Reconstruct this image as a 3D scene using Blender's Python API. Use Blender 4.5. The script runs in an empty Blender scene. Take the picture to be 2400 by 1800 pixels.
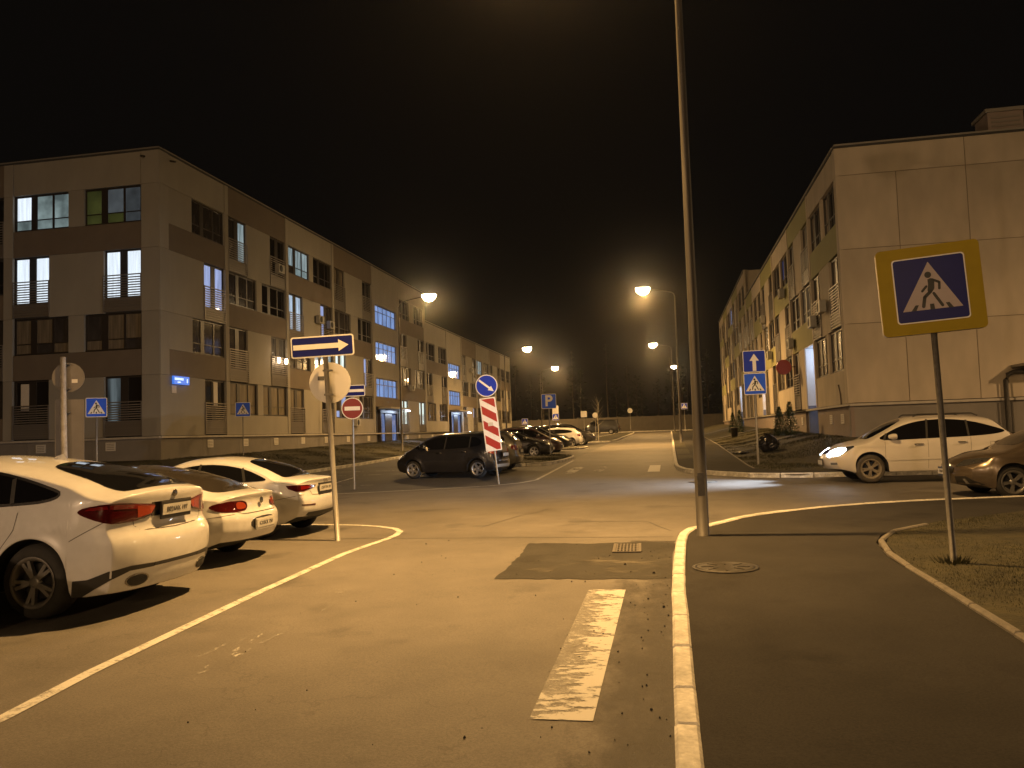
import bpy, bmesh, math, random
import numpy as np
from mathutils import Vector, Matrix
from mathutils.bvhtree import BVHTree
from mathutils.geometry import delaunay_2d_cdt
R = math.radians
rnd = random.Random(7)
SC = bpy.context.scene
COL = SC.collection

# ------------------------------------------------------------------ camera, world, exposure
cam_d = bpy.data.cameras.new('camera'); cam = bpy.data.objects.new('camera', cam_d); COL.objects.link(cam)
cam.location = (0, 0, 1.85)
cam.rotation_mode = 'XYZ'
_m = Matrix.Rotation(0.18861, 4, 'Z') @ Matrix.Rotation(math.pi/2+0.06132, 4, 'X') @ Matrix.Rotation(-0.03285, 4, 'Z')
cam.rotation_euler = _m.to_euler('XYZ')
cam_d.sensor_fit = 'HORIZONTAL'; cam_d.sensor_width = 36.0; cam_d.lens = 36.0*1900/2400
cam_d.clip_start = 0.05; cam_d.clip_end = 3000
SC.camera = cam
W = bpy.data.worlds.new('World'); SC.world = W; W.use_nodes = True
bg = W.node_tree.nodes['Background']
sky = W.node_tree.nodes.new('ShaderNodeTexSky'); sky.sky_type = 'NISHITA'; sky.sun_disc = False
sky.sun_elevation = R(-4.0); sky.sun_rotation = R(200); sky.air_density = 1.0; sky.dust_density = 3.0
mixw = W.node_tree.nodes.new('ShaderNodeMix'); mixw.data_type = 'RGBA'; mixw.inputs['Factor'].default_value = 0.97
W.node_tree.links.new(sky.outputs[0], mixw.inputs['A'])
mixw.inputs['B'].default_value = (0.0405, 0.033, 0.027, 1)     # night sky glow of a lit town
W.node_tree.links.new(mixw.outputs['Result'], bg.inputs['Color'])
bg.inputs['Strength'].default_value = 0.07
SC.view_settings.view_transform = 'Standard'; SC.view_settings.look = 'None'
SC.view_settings.exposure = 0.0; SC.view_settings.gamma = 1.0; SC.view_settings.use_curve_mapping = False
SC.render.engine = 'CYCLES'
SC.cycles.max_bounces = 4; SC.cycles.diffuse_bounces = 2; SC.cycles.glossy_bounces = 2; SC.cycles.transparent_max_bounces = 6; SC.cycles.volume_bounces = 0
SC.cycles.sample_clamp_indirect = 4.0
SC.cycles.use_denoising = True
SC.cycles.use_adaptive_sampling = True; SC.cycles.adaptive_threshold = 0.025
LAMP_COL = (1.0, 0.55, 0.17)
LAMP_W = 8200.0

# ------------------------------------------------------------------ terrain heights
S = 0.0125
def sm(t):
    t = max(0.0, min(1.0, t)); return t*t*(3-2*t)
def zg(x, y): return S*max(-60.0, min(y, 135.0))
XL, YL = -23.39, 34.27          # near corner of the left block
XR, YR = 7.15, 34.46            # near corner of the right block
def rdist(x, y, x0, x1, y0, y1):
    dx = max(x0-x, 0, x-x1); dy = max(y0-y, 0, y-y1); return math.hypot(dx, dy)
def zlawn(x, y):
    if x < 0:
        b = 0.12+0.62*(1-sm(rdist(x, y, -200, XL, YL, 122)/7.6))
    elif y > 26:
        b = 0.12+0.72*(1-sm(rdist(x, y, XR, 200, YR, 111)/4.4))
    else:
        b = 0.13+0.10*sm((x-3)/5)
    return zg(x, y)+b

# ------------------------------------------------------------------ materials
MATS = {}
def mat(name, color, rough=0.6, metal=0.0, var=0.0, vscale=3.0, bump=0.0, bscale=40.0, coat=0.0, emit=None, estr=0.0, orand=0.0, spec=0.5, var2=0.0, v2scale=0.4, stretch=None):
    if name in MATS: return MATS[name]
    m = bpy.data.materials.new(name); m.use_nodes = True
    nt = m.node_tree; N = nt.nodes; Lk = nt.links
    p = N['Principled BSDF']
    p.inputs['Roughness'].default_value = rough; p.inputs['Metallic'].default_value = metal
    p.inputs['Specular IOR Level'].default_value = spec
    if coat: p.inputs['Coat Weight'].default_value = coat; p.inputs['Coat Roughness'].default_value = 0.04
    c = (*color, 1)
    p.inputs['Base Color'].default_value = c
    cur = None
    if var or var2 or bump:
        tc = N.new('ShaderNodeTexCoord'); src = tc.outputs['Object']
        if stretch:
            mp = N.new('ShaderNodeMapping'); mp.inputs['Scale'].default_value = stretch
            Lk.new(src, mp.inputs['Vector']); src = mp.outputs['Vector']
    def vmul(prev, scale, amp, detail=4.0):
        nz = N.new('ShaderNodeTexNoise'); nz.inputs['Scale'].default_value = scale; nz.inputs['Detail'].default_value = detail
        Lk.new(src, nz.inputs['Vector'])
        mr = N.new('ShaderNodeMapRange'); mr.inputs['From Min'].default_value = 0.3; mr.inputs['From Max'].default_value = 0.7
        mr.inputs['To Min'].default_value = 1-amp; mr.inputs['To Max'].default_value = 1+amp
        Lk.new(nz.outputs['Fac'], mr.inputs['Value'])
        vm = N.new('ShaderNodeVectorMath'); vm.operation = 'SCALE'
        if prev is None: vm.inputs[0].default_value = color
        else: Lk.new(prev, vm.inputs[0])
        Lk.new(mr.outputs['Result'], vm.inputs['Scale'])
        return vm.outputs[0]
    if var: cur = vmul(cur, vscale, var)
    if var2: cur = vmul(cur, v2scale, var2, 6.0)
    if orand:
        oi = N.new('ShaderNodeObjectInfo')
        mr = N.new('ShaderNodeMapRange'); mr.inputs['To Min'].default_value = 1-orand; mr.inputs['To Max'].default_value = 1+orand
        Lk.new(oi.outputs['Random'], mr.inputs['Value'])
        vm = N.new('ShaderNodeVectorMath'); vm.operation = 'SCALE'
        if cur is None: vm.inputs[0].default_value = color
        else: Lk.new(cur, vm.inputs[0])
        Lk.new(mr.outputs['Result'], vm.inputs['Scale']); cur = vm.outputs[0]
    if cur is not None: Lk.new(cur, p.inputs['Base Color'])
    if bump:
        nz = N.new('ShaderNodeTexNoise'); nz.inputs['Scale'].default_value = bscale; nz.inputs['Detail'].default_value = 5
        Lk.new(src, nz.inputs['Vector'])
        bp = N.new('ShaderNodeBump'); bp.inputs['Strength'].default_value = bump; bp.inputs['Distance'].default_value = 0.02
        Lk.new(nz.outputs['Fac'], bp.inputs['Height']); Lk.new(bp.outputs[0], p.inputs['Normal'])
    if emit:
        p.inputs['Emission Color'].default_value = (*emit, 1); p.inputs['Emission Strength'].default_value = estr
    MATS[name] = m
    return m

def asphalt(name, base, tint=(1.0, 0.96, 0.9), crackamt=0.35, rough=0.72, spec=0.4):
    """asphalt with aggregate speckle, stains and hairline cracks"""
    m = bpy.data.materials.new(name); m.use_nodes = True; MATS[name] = m
    nt = m.node_tree; N = nt.nodes; Lk = nt.links; p = N['Principled BSDF']
    p.inputs['Roughness'].default_value = rough; p.inputs['Specular IOR Level'].default_value = spec
    tc = N.new('ShaderNodeTexCoord'); src = tc.outputs['Object']
    def noise(scale, detail, lo, hi, a, b, rough=0.55):
        nz = N.new('ShaderNodeTexNoise'); nz.inputs['Scale'].default_value = scale; nz.inputs['Detail'].default_value = detail; nz.inputs['Roughness'].default_value = rough
        Lk.new(src, nz.inputs['Vector'])
        mr = N.new('ShaderNodeMapRange'); mr.inputs['From Min'].default_value = lo; mr.inputs['From Max'].default_value = hi
        mr.inputs['To Min'].default_value = a; mr.inputs['To Max'].default_value = b
        Lk.new(nz.outputs['Fac'], mr.inputs['Value']); return nz, mr.outputs['Result']
    def mul(a, b):
        x = N.new('ShaderNodeMath'); x.operation = 'MULTIPLY'; Lk.new(a, x.inputs[0]); Lk.new(b, x.inputs[1]); return x.outputs[0]
    _, n1 = noise(0.35, 5, 0.35, 0.65, 0.80, 1.15)
    _, n2 = noise(2.3, 6, 0.3, 0.7, 0.90, 1.08)
    nf, n3 = noise(60, 4, 0.25, 0.75, 0.60, 1.40, 0.8)
    _, n4 = noise(0.9, 4, 0.58, 0.70, 1.0, 0.66)
    # hairline cracks: voronoi edge distance with warped coordinates
    wn = N.new('ShaderNodeTexNoise'); wn.inputs['Scale'].default_value = 1.6; wn.inputs['Detail'].default_value = 4; Lk.new(src, wn.inputs['Vector'])
    wm = N.new('ShaderNodeVectorMath'); wm.operation = 'SCALE'; wm.inputs['Scale'].default_value = 1.3; Lk.new(wn.outputs['Color'], wm.inputs[0])
    wa = N.new('ShaderNodeVectorMath'); wa.operation = 'ADD'; Lk.new(src, wa.inputs[0]); Lk.new(wm.outputs[0], wa.inputs[1])
    vo = N.new('ShaderNodeTexVoronoi'); vo.feature = 'DISTANCE_TO_EDGE'; vo.inputs['Scale'].default_value = 0.28; Lk.new(wa.outputs[0], vo.inputs['Vector'])
    vr = N.new('ShaderNodeMapRange'); vr.inputs['From Min'].default_value = 0.0; vr.inputs['From Max'].default_value = 0.0035
    vr.inputs['To Min'].default_value = 1-crackamt; vr.inputs['To Max'].default_value = 1.0; Lk.new(vo.outputs['Distance'], vr.inputs['Value'])
    t = mul(mul(mul(n1, n2), mul(n3, n4)), vr.outputs['Result'])
    vm = N.new('ShaderNodeVectorMath'); vm.operation = 'SCALE'; vm.inputs[0].default_value = tuple(base*k for k in tint)
    Lk.new(t, vm.inputs['Scale']); Lk.new(vm.outputs[0], p.inputs['Base Color'])
    bp = N.new('ShaderNodeBump'); bp.inputs['Strength'].default_value = 0.5; bp.inputs['Distance'].default_value = 0.010
    Lk.new(nf.outputs['Fac'], bp.inputs['Height']); Lk.new(bp.outputs[0], p.inputs['Normal'])
    return m

def worn_paint(name, cover, color=(0.56, 0.545, 0.50), scale=9.0, stretch=(1, 0.45, 1), grad=None, soft=0.07):
    """road paint rubbed away in flakes (holes show the asphalt below)"""
    m = bpy.data.materials.new(name); m.use_nodes = True; MATS[name] = m
    nt = m.node_tree; N = nt.nodes; Lk = nt.links; p = N['Principled BSDF']
    p.inputs['Base Color'].default_value = (*color, 1); p.inputs['Roughness'].default_value = 0.7
    tc = N.new('ShaderNodeTexCoord'); mp = N.new('ShaderNodeMapping'); mp.inputs['Scale'].default_value = stretch
    Lk.new(tc.outputs['Object'], mp.inputs['Vector'])
    nz = N.new('ShaderNodeTexNoise'); nz.inputs['Scale'].default_value = scale; nz.inputs['Detail'].default_value = 8; nz.inputs['Roughness'].default_value = 0.72
    Lk.new(mp.outputs[0], nz.inputs['Vector'])
    n2 = N.new('ShaderNodeTexNoise'); n2.inputs['Scale'].default_value = scale*0.22; n2.inputs['Detail'].default_value = 3
    Lk.new(mp.outputs[0], n2.inputs['Vector'])
    ad = N.new('ShaderNodeMath'); ad.operation = 'MULTIPLY_ADD'; ad.inputs[1].default_value = 0.6; Lk.new(n2.outputs['Fac'], ad.inputs[0]); Lk.new(nz.outputs['Fac'], ad.inputs[2])
    val = ad.outputs[0]
    if grad:      # (axis, from, to, amount): more wear towards one side
        sp = N.new('ShaderNodeSeparateXYZ'); Lk.new(tc.outputs['Object'], sp.inputs[0])
        mr = N.new('ShaderNodeMapRange'); mr.inputs['From Min'].default_value = grad[1]; mr.inputs['From Max'].default_value = grad[2]
        mr.inputs['To Min'].default_value = -grad[3]; mr.inputs['To Max'].default_value = grad[3]
        Lk.new(sp.outputs[grad[0]], mr.inputs['Value'])
        a2 = N.new('ShaderNodeMath'); a2.operation = 'ADD'; Lk.new(val, a2.inputs[0]); Lk.new(mr.outputs[0], a2.inputs[1]); val = a2.outputs[0]
    thr = 0.8+(0.5-cover)*0.55
    mr = N.new('ShaderNodeMapRange'); mr.inputs['From Min'].default_value = thr-soft; mr.inputs['From Max'].default_value = thr+soft; Lk.new(val, mr.inputs['Value'])
    tr = N.new('ShaderNodeBsdfTransparent'); mx = N.new('ShaderNodeMixShader')
    Lk.new(mr.outputs[0], mx.inputs['Fac']); Lk.new(tr.outputs[0], mx.inputs[1]); Lk.new(p.outputs[0], mx.inputs[2])
    Lk.new(mx.outputs[0], N['Material Output'].inputs['Surface'])
    return m

asphalt('asphalt_road', 0.130, tint=(1.0, 0.91, 0.80), crackamt=0.22)
asphalt('asphalt_pavement', 0.036, tint=(1.0, 0.93, 0.85), crackamt=0.15, rough=0.9, spec=0.12)
asphalt('asphalt_patch', 0.050, tint=(1.0, 0.95, 0.85), crackamt=0.1, rough=0.9, spec=0.15)
asphalt('asphalt_lot', 0.085, tint=(1.0, 0.95, 0.88))
mat('soil', (0.05, 0.043, 0.03), 0.95, var=0.3, vscale=2, bump=0.4)
mat('lawn_soil', (0.032, 0.028, 0.011), 0.95, var=0.35, vscale=6, var2=0.3, v2scale=0.7, bump=0.6, bscale=30)
mat('grass_blade', (0.036, 0.034, 0.011), 0.7, var=0.35, vscale=1.5, var2=0.3, v2scale=6)
mat('kerb_white', (0.52, 0.50, 0.45), 0.75, var=0.30, vscale=5, var2=0.22, v2scale=26, bump=0.35, bscale=60, orand=0.10)
mat('kerb_grey', (0.14, 0.128, 0.112), 0.85, var=0.2, vscale=8, bump=0.35, bscale=60, orand=0.1)
mat('kerb_joint', (0.06, 0.052, 0.045), 0.95)
worn_paint('paint_zebra_near', 0.50, color=(0.47, 0.455, 0.42), grad=(0, -0.2, 0.2, 0.11), scale=10, stretch=(0.8, 1.6, 1), soft=0.035)
worn_paint('paint_zebra_film', 0.36, color=(0.40, 0.385, 0.35), scale=26, stretch=(1, 1, 1), soft=0.3)
worn_paint('gutter_dirt', 0.40, color=(0.035, 0.03, 0.024), scale=3.0, stretch=(1, .5, 1), grad=(0, -0.75, -0.05, 0.16), soft=0.22)
worn_paint('paint_line', 0.74, scale=22, stretch=(1, 1, 1), soft=0.16)
worn_paint('paint_ghost', 0.17, scale=8, grad=None)
worn_paint('paint_far', 0.55)
mat('panel_beige', (0.285, 0.268, 0.235), 0.82, var=0.06, vscale=1.3, var2=0.08, v2scale=0.25, bump=0.15, bscale=70, orand=0.05, stretch=(1, 1, 0.35))
mat('panel_brown', (0.145, 0.118, 0.092), 0.8, var=0.07, vscale=1.2, bump=0.15, bscale=70, orand=0.06)
mat('panel_cream', (0.45, 0.39, 0.31), 0.82, var=0.09, vscale=1.6, var2=0.13, v2scale=0.35, bump=0.15, bscale=70, orand=0.04, stretch=(1, 1, 0.4))
mat('panel_olive', (0.26, 0.25, 0.11), 0.8, var=0.06, vscale=1.2, bump=0.15, bscale=70, orand=0.06)
mat('plinth_grey', (0.21, 0.195, 0.18), 0.85, var=0.08, vscale=1.5, var2=0.1, v2scale=0.3, bump=0.2, bscale=60, orand=0.05)
mat('plinth_mauve', (0.25, 0.205, 0.185), 0.85, var=0.08, vscale=1.5, var2=0.08, v2scale=0.3, bump=0.2, bscale=60, orand=0.05)
mat('core_dark', (0.035, 0.032, 0.03), 0.9)
mat('roof_felt', (0.05, 0.05, 0.05), 0.9)
mat('cap_metal', (0.30, 0.28, 0.25), 0.5, metal=0.4)
mat('ledge_metal', (0.42, 0.39, 0.35), 0.6, var=0.1, vscale=4)
mat('frame_dark', (0.030, 0.024, 0.020), 0.45)
mat('frame_tan', (0.16, 0.125, 0.085), 0.5)
mat('rail_metal', (0.20, 0.18, 0.16), 0.5, metal=0.3, orand=0.08)
mat('rail_back', (0.055, 0.05, 0.045), 0.8)
mat('vent_white', (0.62, 0.59, 0.54), 0.7, orand=0.12)
mat('vent_slot', (0.20, 0.18, 0.16), 0.8)
mat('white_plastic', (0.34, 0.33, 0.30), 0.5, var=0.08, vscale=5)
mat('dark_slot', (0.02, 0.02, 0.02), 0.7)
mat('recess_white', (0.72, 0.74, 0.78), 0.6, var=0.04)
mat('recess_blue', (0.16, 0.18, 0.25), 0.7)
mat('black_plastic', (0.022, 0.021, 0.02), 0.55, var=0.1, vscale=20)
mat('under_black', (0.012, 0.012, 0.012), 0.85)
mat('tyre', (0.022, 0.021, 0.020), 0.85, var=0.2, vscale=15, bump=0.3, bscale=60)
mat('tyre_dusty', (0.060, 0.052, 0.042), 0.9, var=0.3, vscale=9)
mat('alloy', (0.42, 0.41, 0.40), 0.35, metal=0.7)
mat('alloy_grey', (0.16, 0.155, 0.15), 0.4, metal=0.5)
mat('alloy_dusty', (0.20, 0.175, 0.14), 0.6, metal=0.3, var=0.2, vscale=8)
mat('chrome', (0.62, 0.60, 0.57), 0.12, metal=1.0)
mat('chrome_dark', (0.25, 0.24, 0.23), 0.25, metal=1.0)
mat('car_glass', (0.006, 0.006, 0.007), 0.04, coat=0.6)
mat('car_glass_tint', (0.030, 0.026, 0.022), 0.10, coat=0.4)
mat('paint_white', (0.56, 0.56, 0.57), 0.33, coat=1.0, var=0.05, vscale=2.2, var2=0.04, v2scale=11)
mat('paint_pearl', (0.56, 0.53, 0.49), 0.40, coat=1.0, var=0.05, vscale=2.5)
mat('paint_black', (0.014, 0.014, 0.016), 0.30, coat=1.0)
mat('paint_graphite', (0.013, 0.012, 0.013), 0.32, coat=1.0, var=0.05)
mat('paint_maroon', (0.045, 0.016, 0.016), 0.30, coat=1.0)
mat('paint_bronze', (0.12, 0.095, 0.07), 0.32, metal=0.45, coat=1.0, var=0.05)
mat('paint_silver', (0.50, 0.49, 0.46), 0.35, metal=0.4, coat=1.0)
mat('paint_greygreen', (0.075, 0.07, 0.062), 0.33, metal=0.3, coat=1.0)
mat('lamp_red', (0.15, 0.007, 0.007), 0.08, coat=1.0)
mat('lamp_red_dark', (0.058, 0.005, 0.005), 0.08, coat=1.0)
mat('lamp_orange', (0.30, 0.045, 0.018), 0.10, coat=1.0)
mat('lamp_clear', (0.30, 0.30, 0.30), 0.08, metal=0.6, coat=1.0)
mat('lamp_smoke', (0.10, 0.10, 0.10), 0.10, metal=0.5, coat=1.0)
mat('plate_white', (0.46, 0.455, 0.44), 0.5, var=0.12, vscale=14)
mat('plate_ink', (0.10, 0.10, 0.10), 0.6)
mat('gap_dark', (0.05, 0.04, 0.035), 0.8)
mat('headlamp_on', (1, 1, 1), 0.3, emit=(0.86, 0.92, 1.0), estr=60.0)
mat('sign_blue', (0.012, 0.040, 0.48), 0.35, var=0.06, vscale=6, spec=0.12)
mat('sign_blue_bright', (0.025, 0.12, 0.92), 0.35, var=0.05, vscale=6, spec=0.12)  # base raised above sign blue, stands in for retroreflected light
mat('sign_navy', (0.005, 0.009, 0.14), 0.35, var=0.06, vscale=6, spec=0.12)
mat('sign_white', (0.80, 0.79, 0.76), 0.4, var=0.04, vscale=8)
mat('sign_white_shaded', (0.46, 0.40, 0.40), 0.5, var=0.04, vscale=8, spec=0.12)  # darker copy of sign white, weak light on the near sign painted in
mat('sign_yellow', (0.34, 0.25, 0.012), 0.45, var=0.04, vscale=8, spec=0.12)
mat('sign_black', (0.012, 0.013, 0.012), 0.5)
mat('sign_red', (0.36, 0.018, 0.018), 0.4, var=0.06, vscale=8)
mat('sign_maroon', (0.20, 0.008, 0.012), 0.4, var=0.06, vscale=8)
mat('sign_back', (0.58, 0.56, 0.53), 0.42, metal=0.12, var=0.10, vscale=3, stretch=(1, 1, 0.3))
mat('sign_back_dull', (0.16, 0.145, 0.13), 0.6, metal=0.2, var=0.1, vscale=4)
mat('galv_pole', (0.065, 0.06, 0.056), 0.55, metal=0.35, var=0.15, vscale=6, stretch=(1, 1, 0.25))
mat('galv', (0.28, 0.27, 0.255), 0.5, metal=0.35, var=0.15, vscale=6, var2=0.12, v2scale=30, stretch=(1, 1, 0.25))
mat('galv_dark', (0.10, 0.095, 0.09), 0.6, metal=0.3, var=0.2, vscale=20)
mat('concrete_post', (0.36, 0.33, 0.29), 0.85, var=0.25, vscale=8, bump=0.3)
mat('lamp_housing', (0.25, 0.25, 0.25), 0.5, metal=0.3)
mat('lamp_lens', (1, 1, 1), 0.3, emit=(1.0, 0.72, 0.38), estr=160.0)
mat('lamp_lens_white', (1, 1, 1), 0.3, emit=(0.80, 0.88, 1.0), estr=60.0)
mat('lantern_glass', (1, 1, 1), 0.3, emit=(1.0, 0.72, 0.42), estr=26.0)
mat('fence_concrete', (0.10, 0.09, 0.078), 0.9, var=0.12, vscale=1.5, bump=0.3, orand=0.08)
mat('thuja_leaf', (0.035, 0.055, 0.022), 0.8, var=0.4, vscale=4)
mat('pine_leaf', (0.020, 0.026, 0.014), 0.9, var=0.4, vscale=0.5)
mat('bark', (0.06, 0.047, 0.035), 0.9, var=0.3, vscale=8)
mat('bark_pale', (0.42, 0.38, 0.30), 0.8, var=0.3, vscale=12)
mat('bag_black', (0.014, 0.013, 0.013), 0.28, bump=0.3, bscale=18)
mat('manhole_iron', (0.040, 0.036, 0.031), 0.55, metal=0.5, var=0.25, vscale=12, bump=0.5, bscale=45)
mat('grate_iron', (0.12, 0.105, 0.085), 0.6, metal=0.4, var=0.2, vscale=20)
mat('crumb', (0.02, 0.018, 0.016), 0.9)
mat('crumb_pale', (0.45, 0.42, 0.36), 0.9)
mat('notice_paper', (0.62, 0.58, 0.52), 0.7, var=0.05, vscale=10)
mat('red_disc', (0.42, 0.045, 0.03), 0.4)
mat('addr_blue', (0.02, 0.10, 0.6), 0.4, emit=(0.08, 0.26, 1.0), estr=0.75)
mat('addr_white', (0.8, 0.8, 0.8), 0.4, emit=(0.55, 0.85, 1.0), estr=1.0)

def pane_mat(name, c, k, var=0.35, scale=1.4, dark=(0.012, 0.011, 0.010), vert=True):
    """lit or dim window: the room seen behind glass, with curtain folds"""
    m = bpy.data.materials.new(name); m.use_nodes = True; MATS[name] = m
    nt = m.node_tree; N = nt.nodes; Lk = nt.links; p = N['Principled BSDF']
    p.inputs['Base Color'].default_value = (*dark, 1); p.inputs['Roughness'].default_value = 0.05
    tc = N.new('ShaderNodeTexCoord'); oi = N.new('ShaderNodeObjectInfo')
    ml = N.new('ShaderNodeVectorMath'); ml.operation = 'SCALE'; ml.inputs[0].default_value = (17, 9, 5); Lk.new(oi.outputs['Random'], ml.inputs['Scale'])
    ad = N.new('ShaderNodeVectorMath'); ad.operation = 'ADD'; Lk.new(tc.outputs['Object'], ad.inputs[0]); Lk.new(ml.outputs[0], ad.inputs[1])
    mp = N.new('ShaderNodeMapping'); mp.inputs['Scale'].default_value = (6, 6, 0.5) if vert else (1, 1, 1); Lk.new(ad.outputs[0], mp.inputs['Vector'])
    nz = N.new('ShaderNodeTexNoise'); nz.inputs['Scale'].default_value = scale; nz.inputs['Detail'].default_value = 3; Lk.new(mp.outputs[0], nz.inputs['Vector'])
    mr = N.new('ShaderNodeMapRange'); mr.inputs['From Min'].default_value = 0.35; mr.inputs['From Max'].default_value = 0.65
    mr.inputs['To Min'].default_value = k*(1-var); mr.inputs['To Max'].default_value = k*(1+var); Lk.new(nz.outputs['Fac'], mr.inputs['Value'])
    p.inputs['Emission Color'].default_value = (*c, 1); Lk.new(mr.outputs[0], p.inputs['Emission Strength'])
    return m
pane_mat('pane_bright', (0.80, 0.90, 1.0), 1.05, 0.12)
pane_mat('pane_blue', (0.50, 0.60, 1.0), 0.62, 0.25)
pane_mat('pane_pale', (0.62, 0.78, 0.80), 0.36, 0.5)
pane_mat('pane_room', (0.50, 0.66, 0.66), 0.30, 0.55, vert=False, scale=0.9)
pane_mat('pane_dimroom', (0.40, 0.46, 0.50), 0.11, 0.5, vert=False, scale=0.7)
pane_mat('pane_green', (0.22, 0.24, 0.06), 0.13, 0.5, vert=False, scale=0.8)
pane_mat('pane_stair', (0.34, 0.52, 1.0), 0.55, 0.35)
pane_mat('pane_white', (0.85, 1.0, 0.92), 0.95, 0.3)
pane_mat('pane_warm', (0.6, 0.4, 0.2), 0.10, 0.6)
mat('pane_dark', (0.016, 0.014, 0.013), 0.05, coat=0.5)
mat('pane_curtain', (0.17, 0.145, 0.11), 0.25, coat=0.6, var=0.35, vscale=1.3, stretch=(7, 7, 0.5))
mat('pane_dusk', (0.05, 0.045, 0.045), 0.10, coat=0.6, var=0.4, vscale=1.2, stretch=(3, 3, 0.6))

# ------------------------------------------------------------------ mesh helpers
class MB:
    def __init__(s): s.v = []; s.f = []; s.m = []; s.sm = []
    def add(s, vs, fs, mi=0, smooth=False):
        o = len(s.v); s.v += [tuple(v) for v in vs]
        for f in fs: s.f.append(tuple(i+o for i in f)); s.m.append(mi); s.sm.append(smooth)
        return s
    def box(s, c, size, mi=0, M=None, bev=0.0):
        x, y, z = (k/2 for k in size)
        if bev <= 0:
            vs = [(-x,-y,-z),(x,-y,-z),(x,y,-z),(-x,y,-z),(-x,-y,z),(x,-y,z),(x,y,z),(-x,y,z)]
            fs = [(0,3,2,1),(4,5,6,7),(0,1,5,4),(1,2,6,5),(2,3,7,6),(3,0,4,7)]
        else:
            b = min(bev, x*.9, y*.9, z*.9)
            vs = [(-x,-y,-z),(x,-y,-z),(x,y,-z),(-x,y,-z),(-x,-y,z-b),(x,-y,z-b),(x,y,z-b),(-x,y,z-b),(-x+b,-y+b,z),(x-b,-y+b,z),(x-b,y-b,z),(-x+b,y-b,z)]
            fs = [(0,3,2,1),(8,9,10,11),(0,1,5,4),(1,2,6,5),(2,3,7,6),(3,0,4,7),(4,5,9,8),(5,6,10,9),(6,7,11,10),(7,4,8,11)]
        vs = [Vector(v) for v in vs]
        if M is not None: vs = [M @ v for v in vs]
        c = Vector(c)
        return s.add([v+c for v in vs], fs, mi)
    def tube(s, pts, rads, n=10, mi=0, cap=True, smooth=True):
        pts = [Vector(p) for p in pts]; rings = []
        if not isinstance(rads, (list, tuple)): rads = [rads]*len(pts)
        vs = []
        for i, p in enumerate(pts):
            t = (pts[min(i+1, len(pts)-1)]-pts[max(i-1, 0)]).normalized()
            a = Vector((0, 0, 1)) if abs(t.z) < .9 else Vector((1, 0, 0))
            u = t.cross(a).normalized(); w = t.cross(u).normalized()
            for k in range(n):
                an = 2*math.pi*k/n; vs.append(p+(u*math.cos(an)+w*math.sin(an))*rads[i])
        fs = []
        for i in range(len(pts)-1):
            for k in range(n):
                a, b = i*n+k, i*n+(k+1) % n; fs.append((a, b, b+n, a+n))
        s.add(vs, fs, mi, smooth)
        if cap:
            o = len(s.v)-len(vs)
            s.f.append(tuple(o+k for k in range(n))); s.m.append(mi); s.sm.append(False)
            e = o+(len(pts)-1)*n
            s.f.append(tuple(e+n-1-k for k in range(n))); s.m.append(mi); s.sm.append(False)
        return s
    def lathe(s, prof, n=24, mi=0, axis='Z', smooth=True, c=(0, 0, 0)):
        vs = []
        for (r, z) in prof:
            for k in range(n):
                a = 2*math.pi*k/n; x, y = r*math.cos(a), r*math.sin(a)
                v = (x, y, z) if axis == 'Z' else ((x, z, y) if axis == 'Y' else (z, x, y))
                vs.append((v[0]+c[0], v[1]+c[1], v[2]+c[2]))
        fs = []
        for i in range(len(prof)-1):
            for k in range(n):
                a, b = i*n+k, i*n+(k+1) % n; fs.append((a, b, b+n, a+n))
        return s.add(vs, fs, mi, smooth)
    def prism(s, poly, h0, h1, fn, mi=0):
        """polygon (u,v) extruded between h0 and h1; fn maps (u,v,h) -> point"""
        n = len(poly)
        vs = [fn(u, v, h0) for u, v in poly]+[fn(u, v, h1) for u, v in poly]
        fs = [tuple(range(n-1, -1, -1)), tuple(range(n, 2*n))]+[(i, (i+1) % n, (i+1) % n+n, i+n) for i in range(n)]
        return s.add(vs, fs, mi)
    def mesh(s, name, mats):
        me = bpy.data.meshes.new(name); me.from_pydata(s.v, [], s.f)
        for m in (mats if isinstance(mats, (list, tuple)) else [mats]): me.materials.append(MATS[m] if isinstance(m, str) else m)
        me.polygons.foreach_set('material_index', s.m); me.polygons.foreach_set('use_smooth', s.sm); me.update()
        return me
    def build(s, name, mats, parent=None, loc=(0, 0, 0), rot=None):
        return link(name, s.mesh(name, mats), parent, loc, rot)
def link(name, data, parent=None, loc=(0, 0, 0), rot=None):
    o = bpy.data.objects.new(name, data); COL.objects.link(o)
    if parent is not None: o.parent = parent
    o.location = loc
    if rot is not None: o.rotation_euler = rot
    return o
def tag(o, label, cat, group=None):
    o['label'] = label; o['category'] = cat
    if group: o['group'] = group
    return o
def thing(name, label, cat, loc=(0, 0, 0), rotz=0.0, group=None):
    o = link(name, None, None, loc, (0, 0, rotz)); o.empty_display_size = 0.3
    return tag(o, label, cat, group)
def struct(o): o['kind'] = 'structure'; return o
def stuff(o): o['kind'] = 'stuff'; return o
def copy_tree(o, parent=None):
    c = o.copy(); COL.objects.link(c); c.parent = parent
    for ch in o.children: copy_tree(ch, c)
    return c
_BOX = {}
def boxmesh(size, m, bev=0.0, name='panel'):
    k = (tuple(round(a, 3) for a in size), m, bev)
    if k not in _BOX: _BOX[k] = MB().box((0, 0, 0), size, bev=bev).mesh(name, m)
    return _BOX[k]
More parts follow.
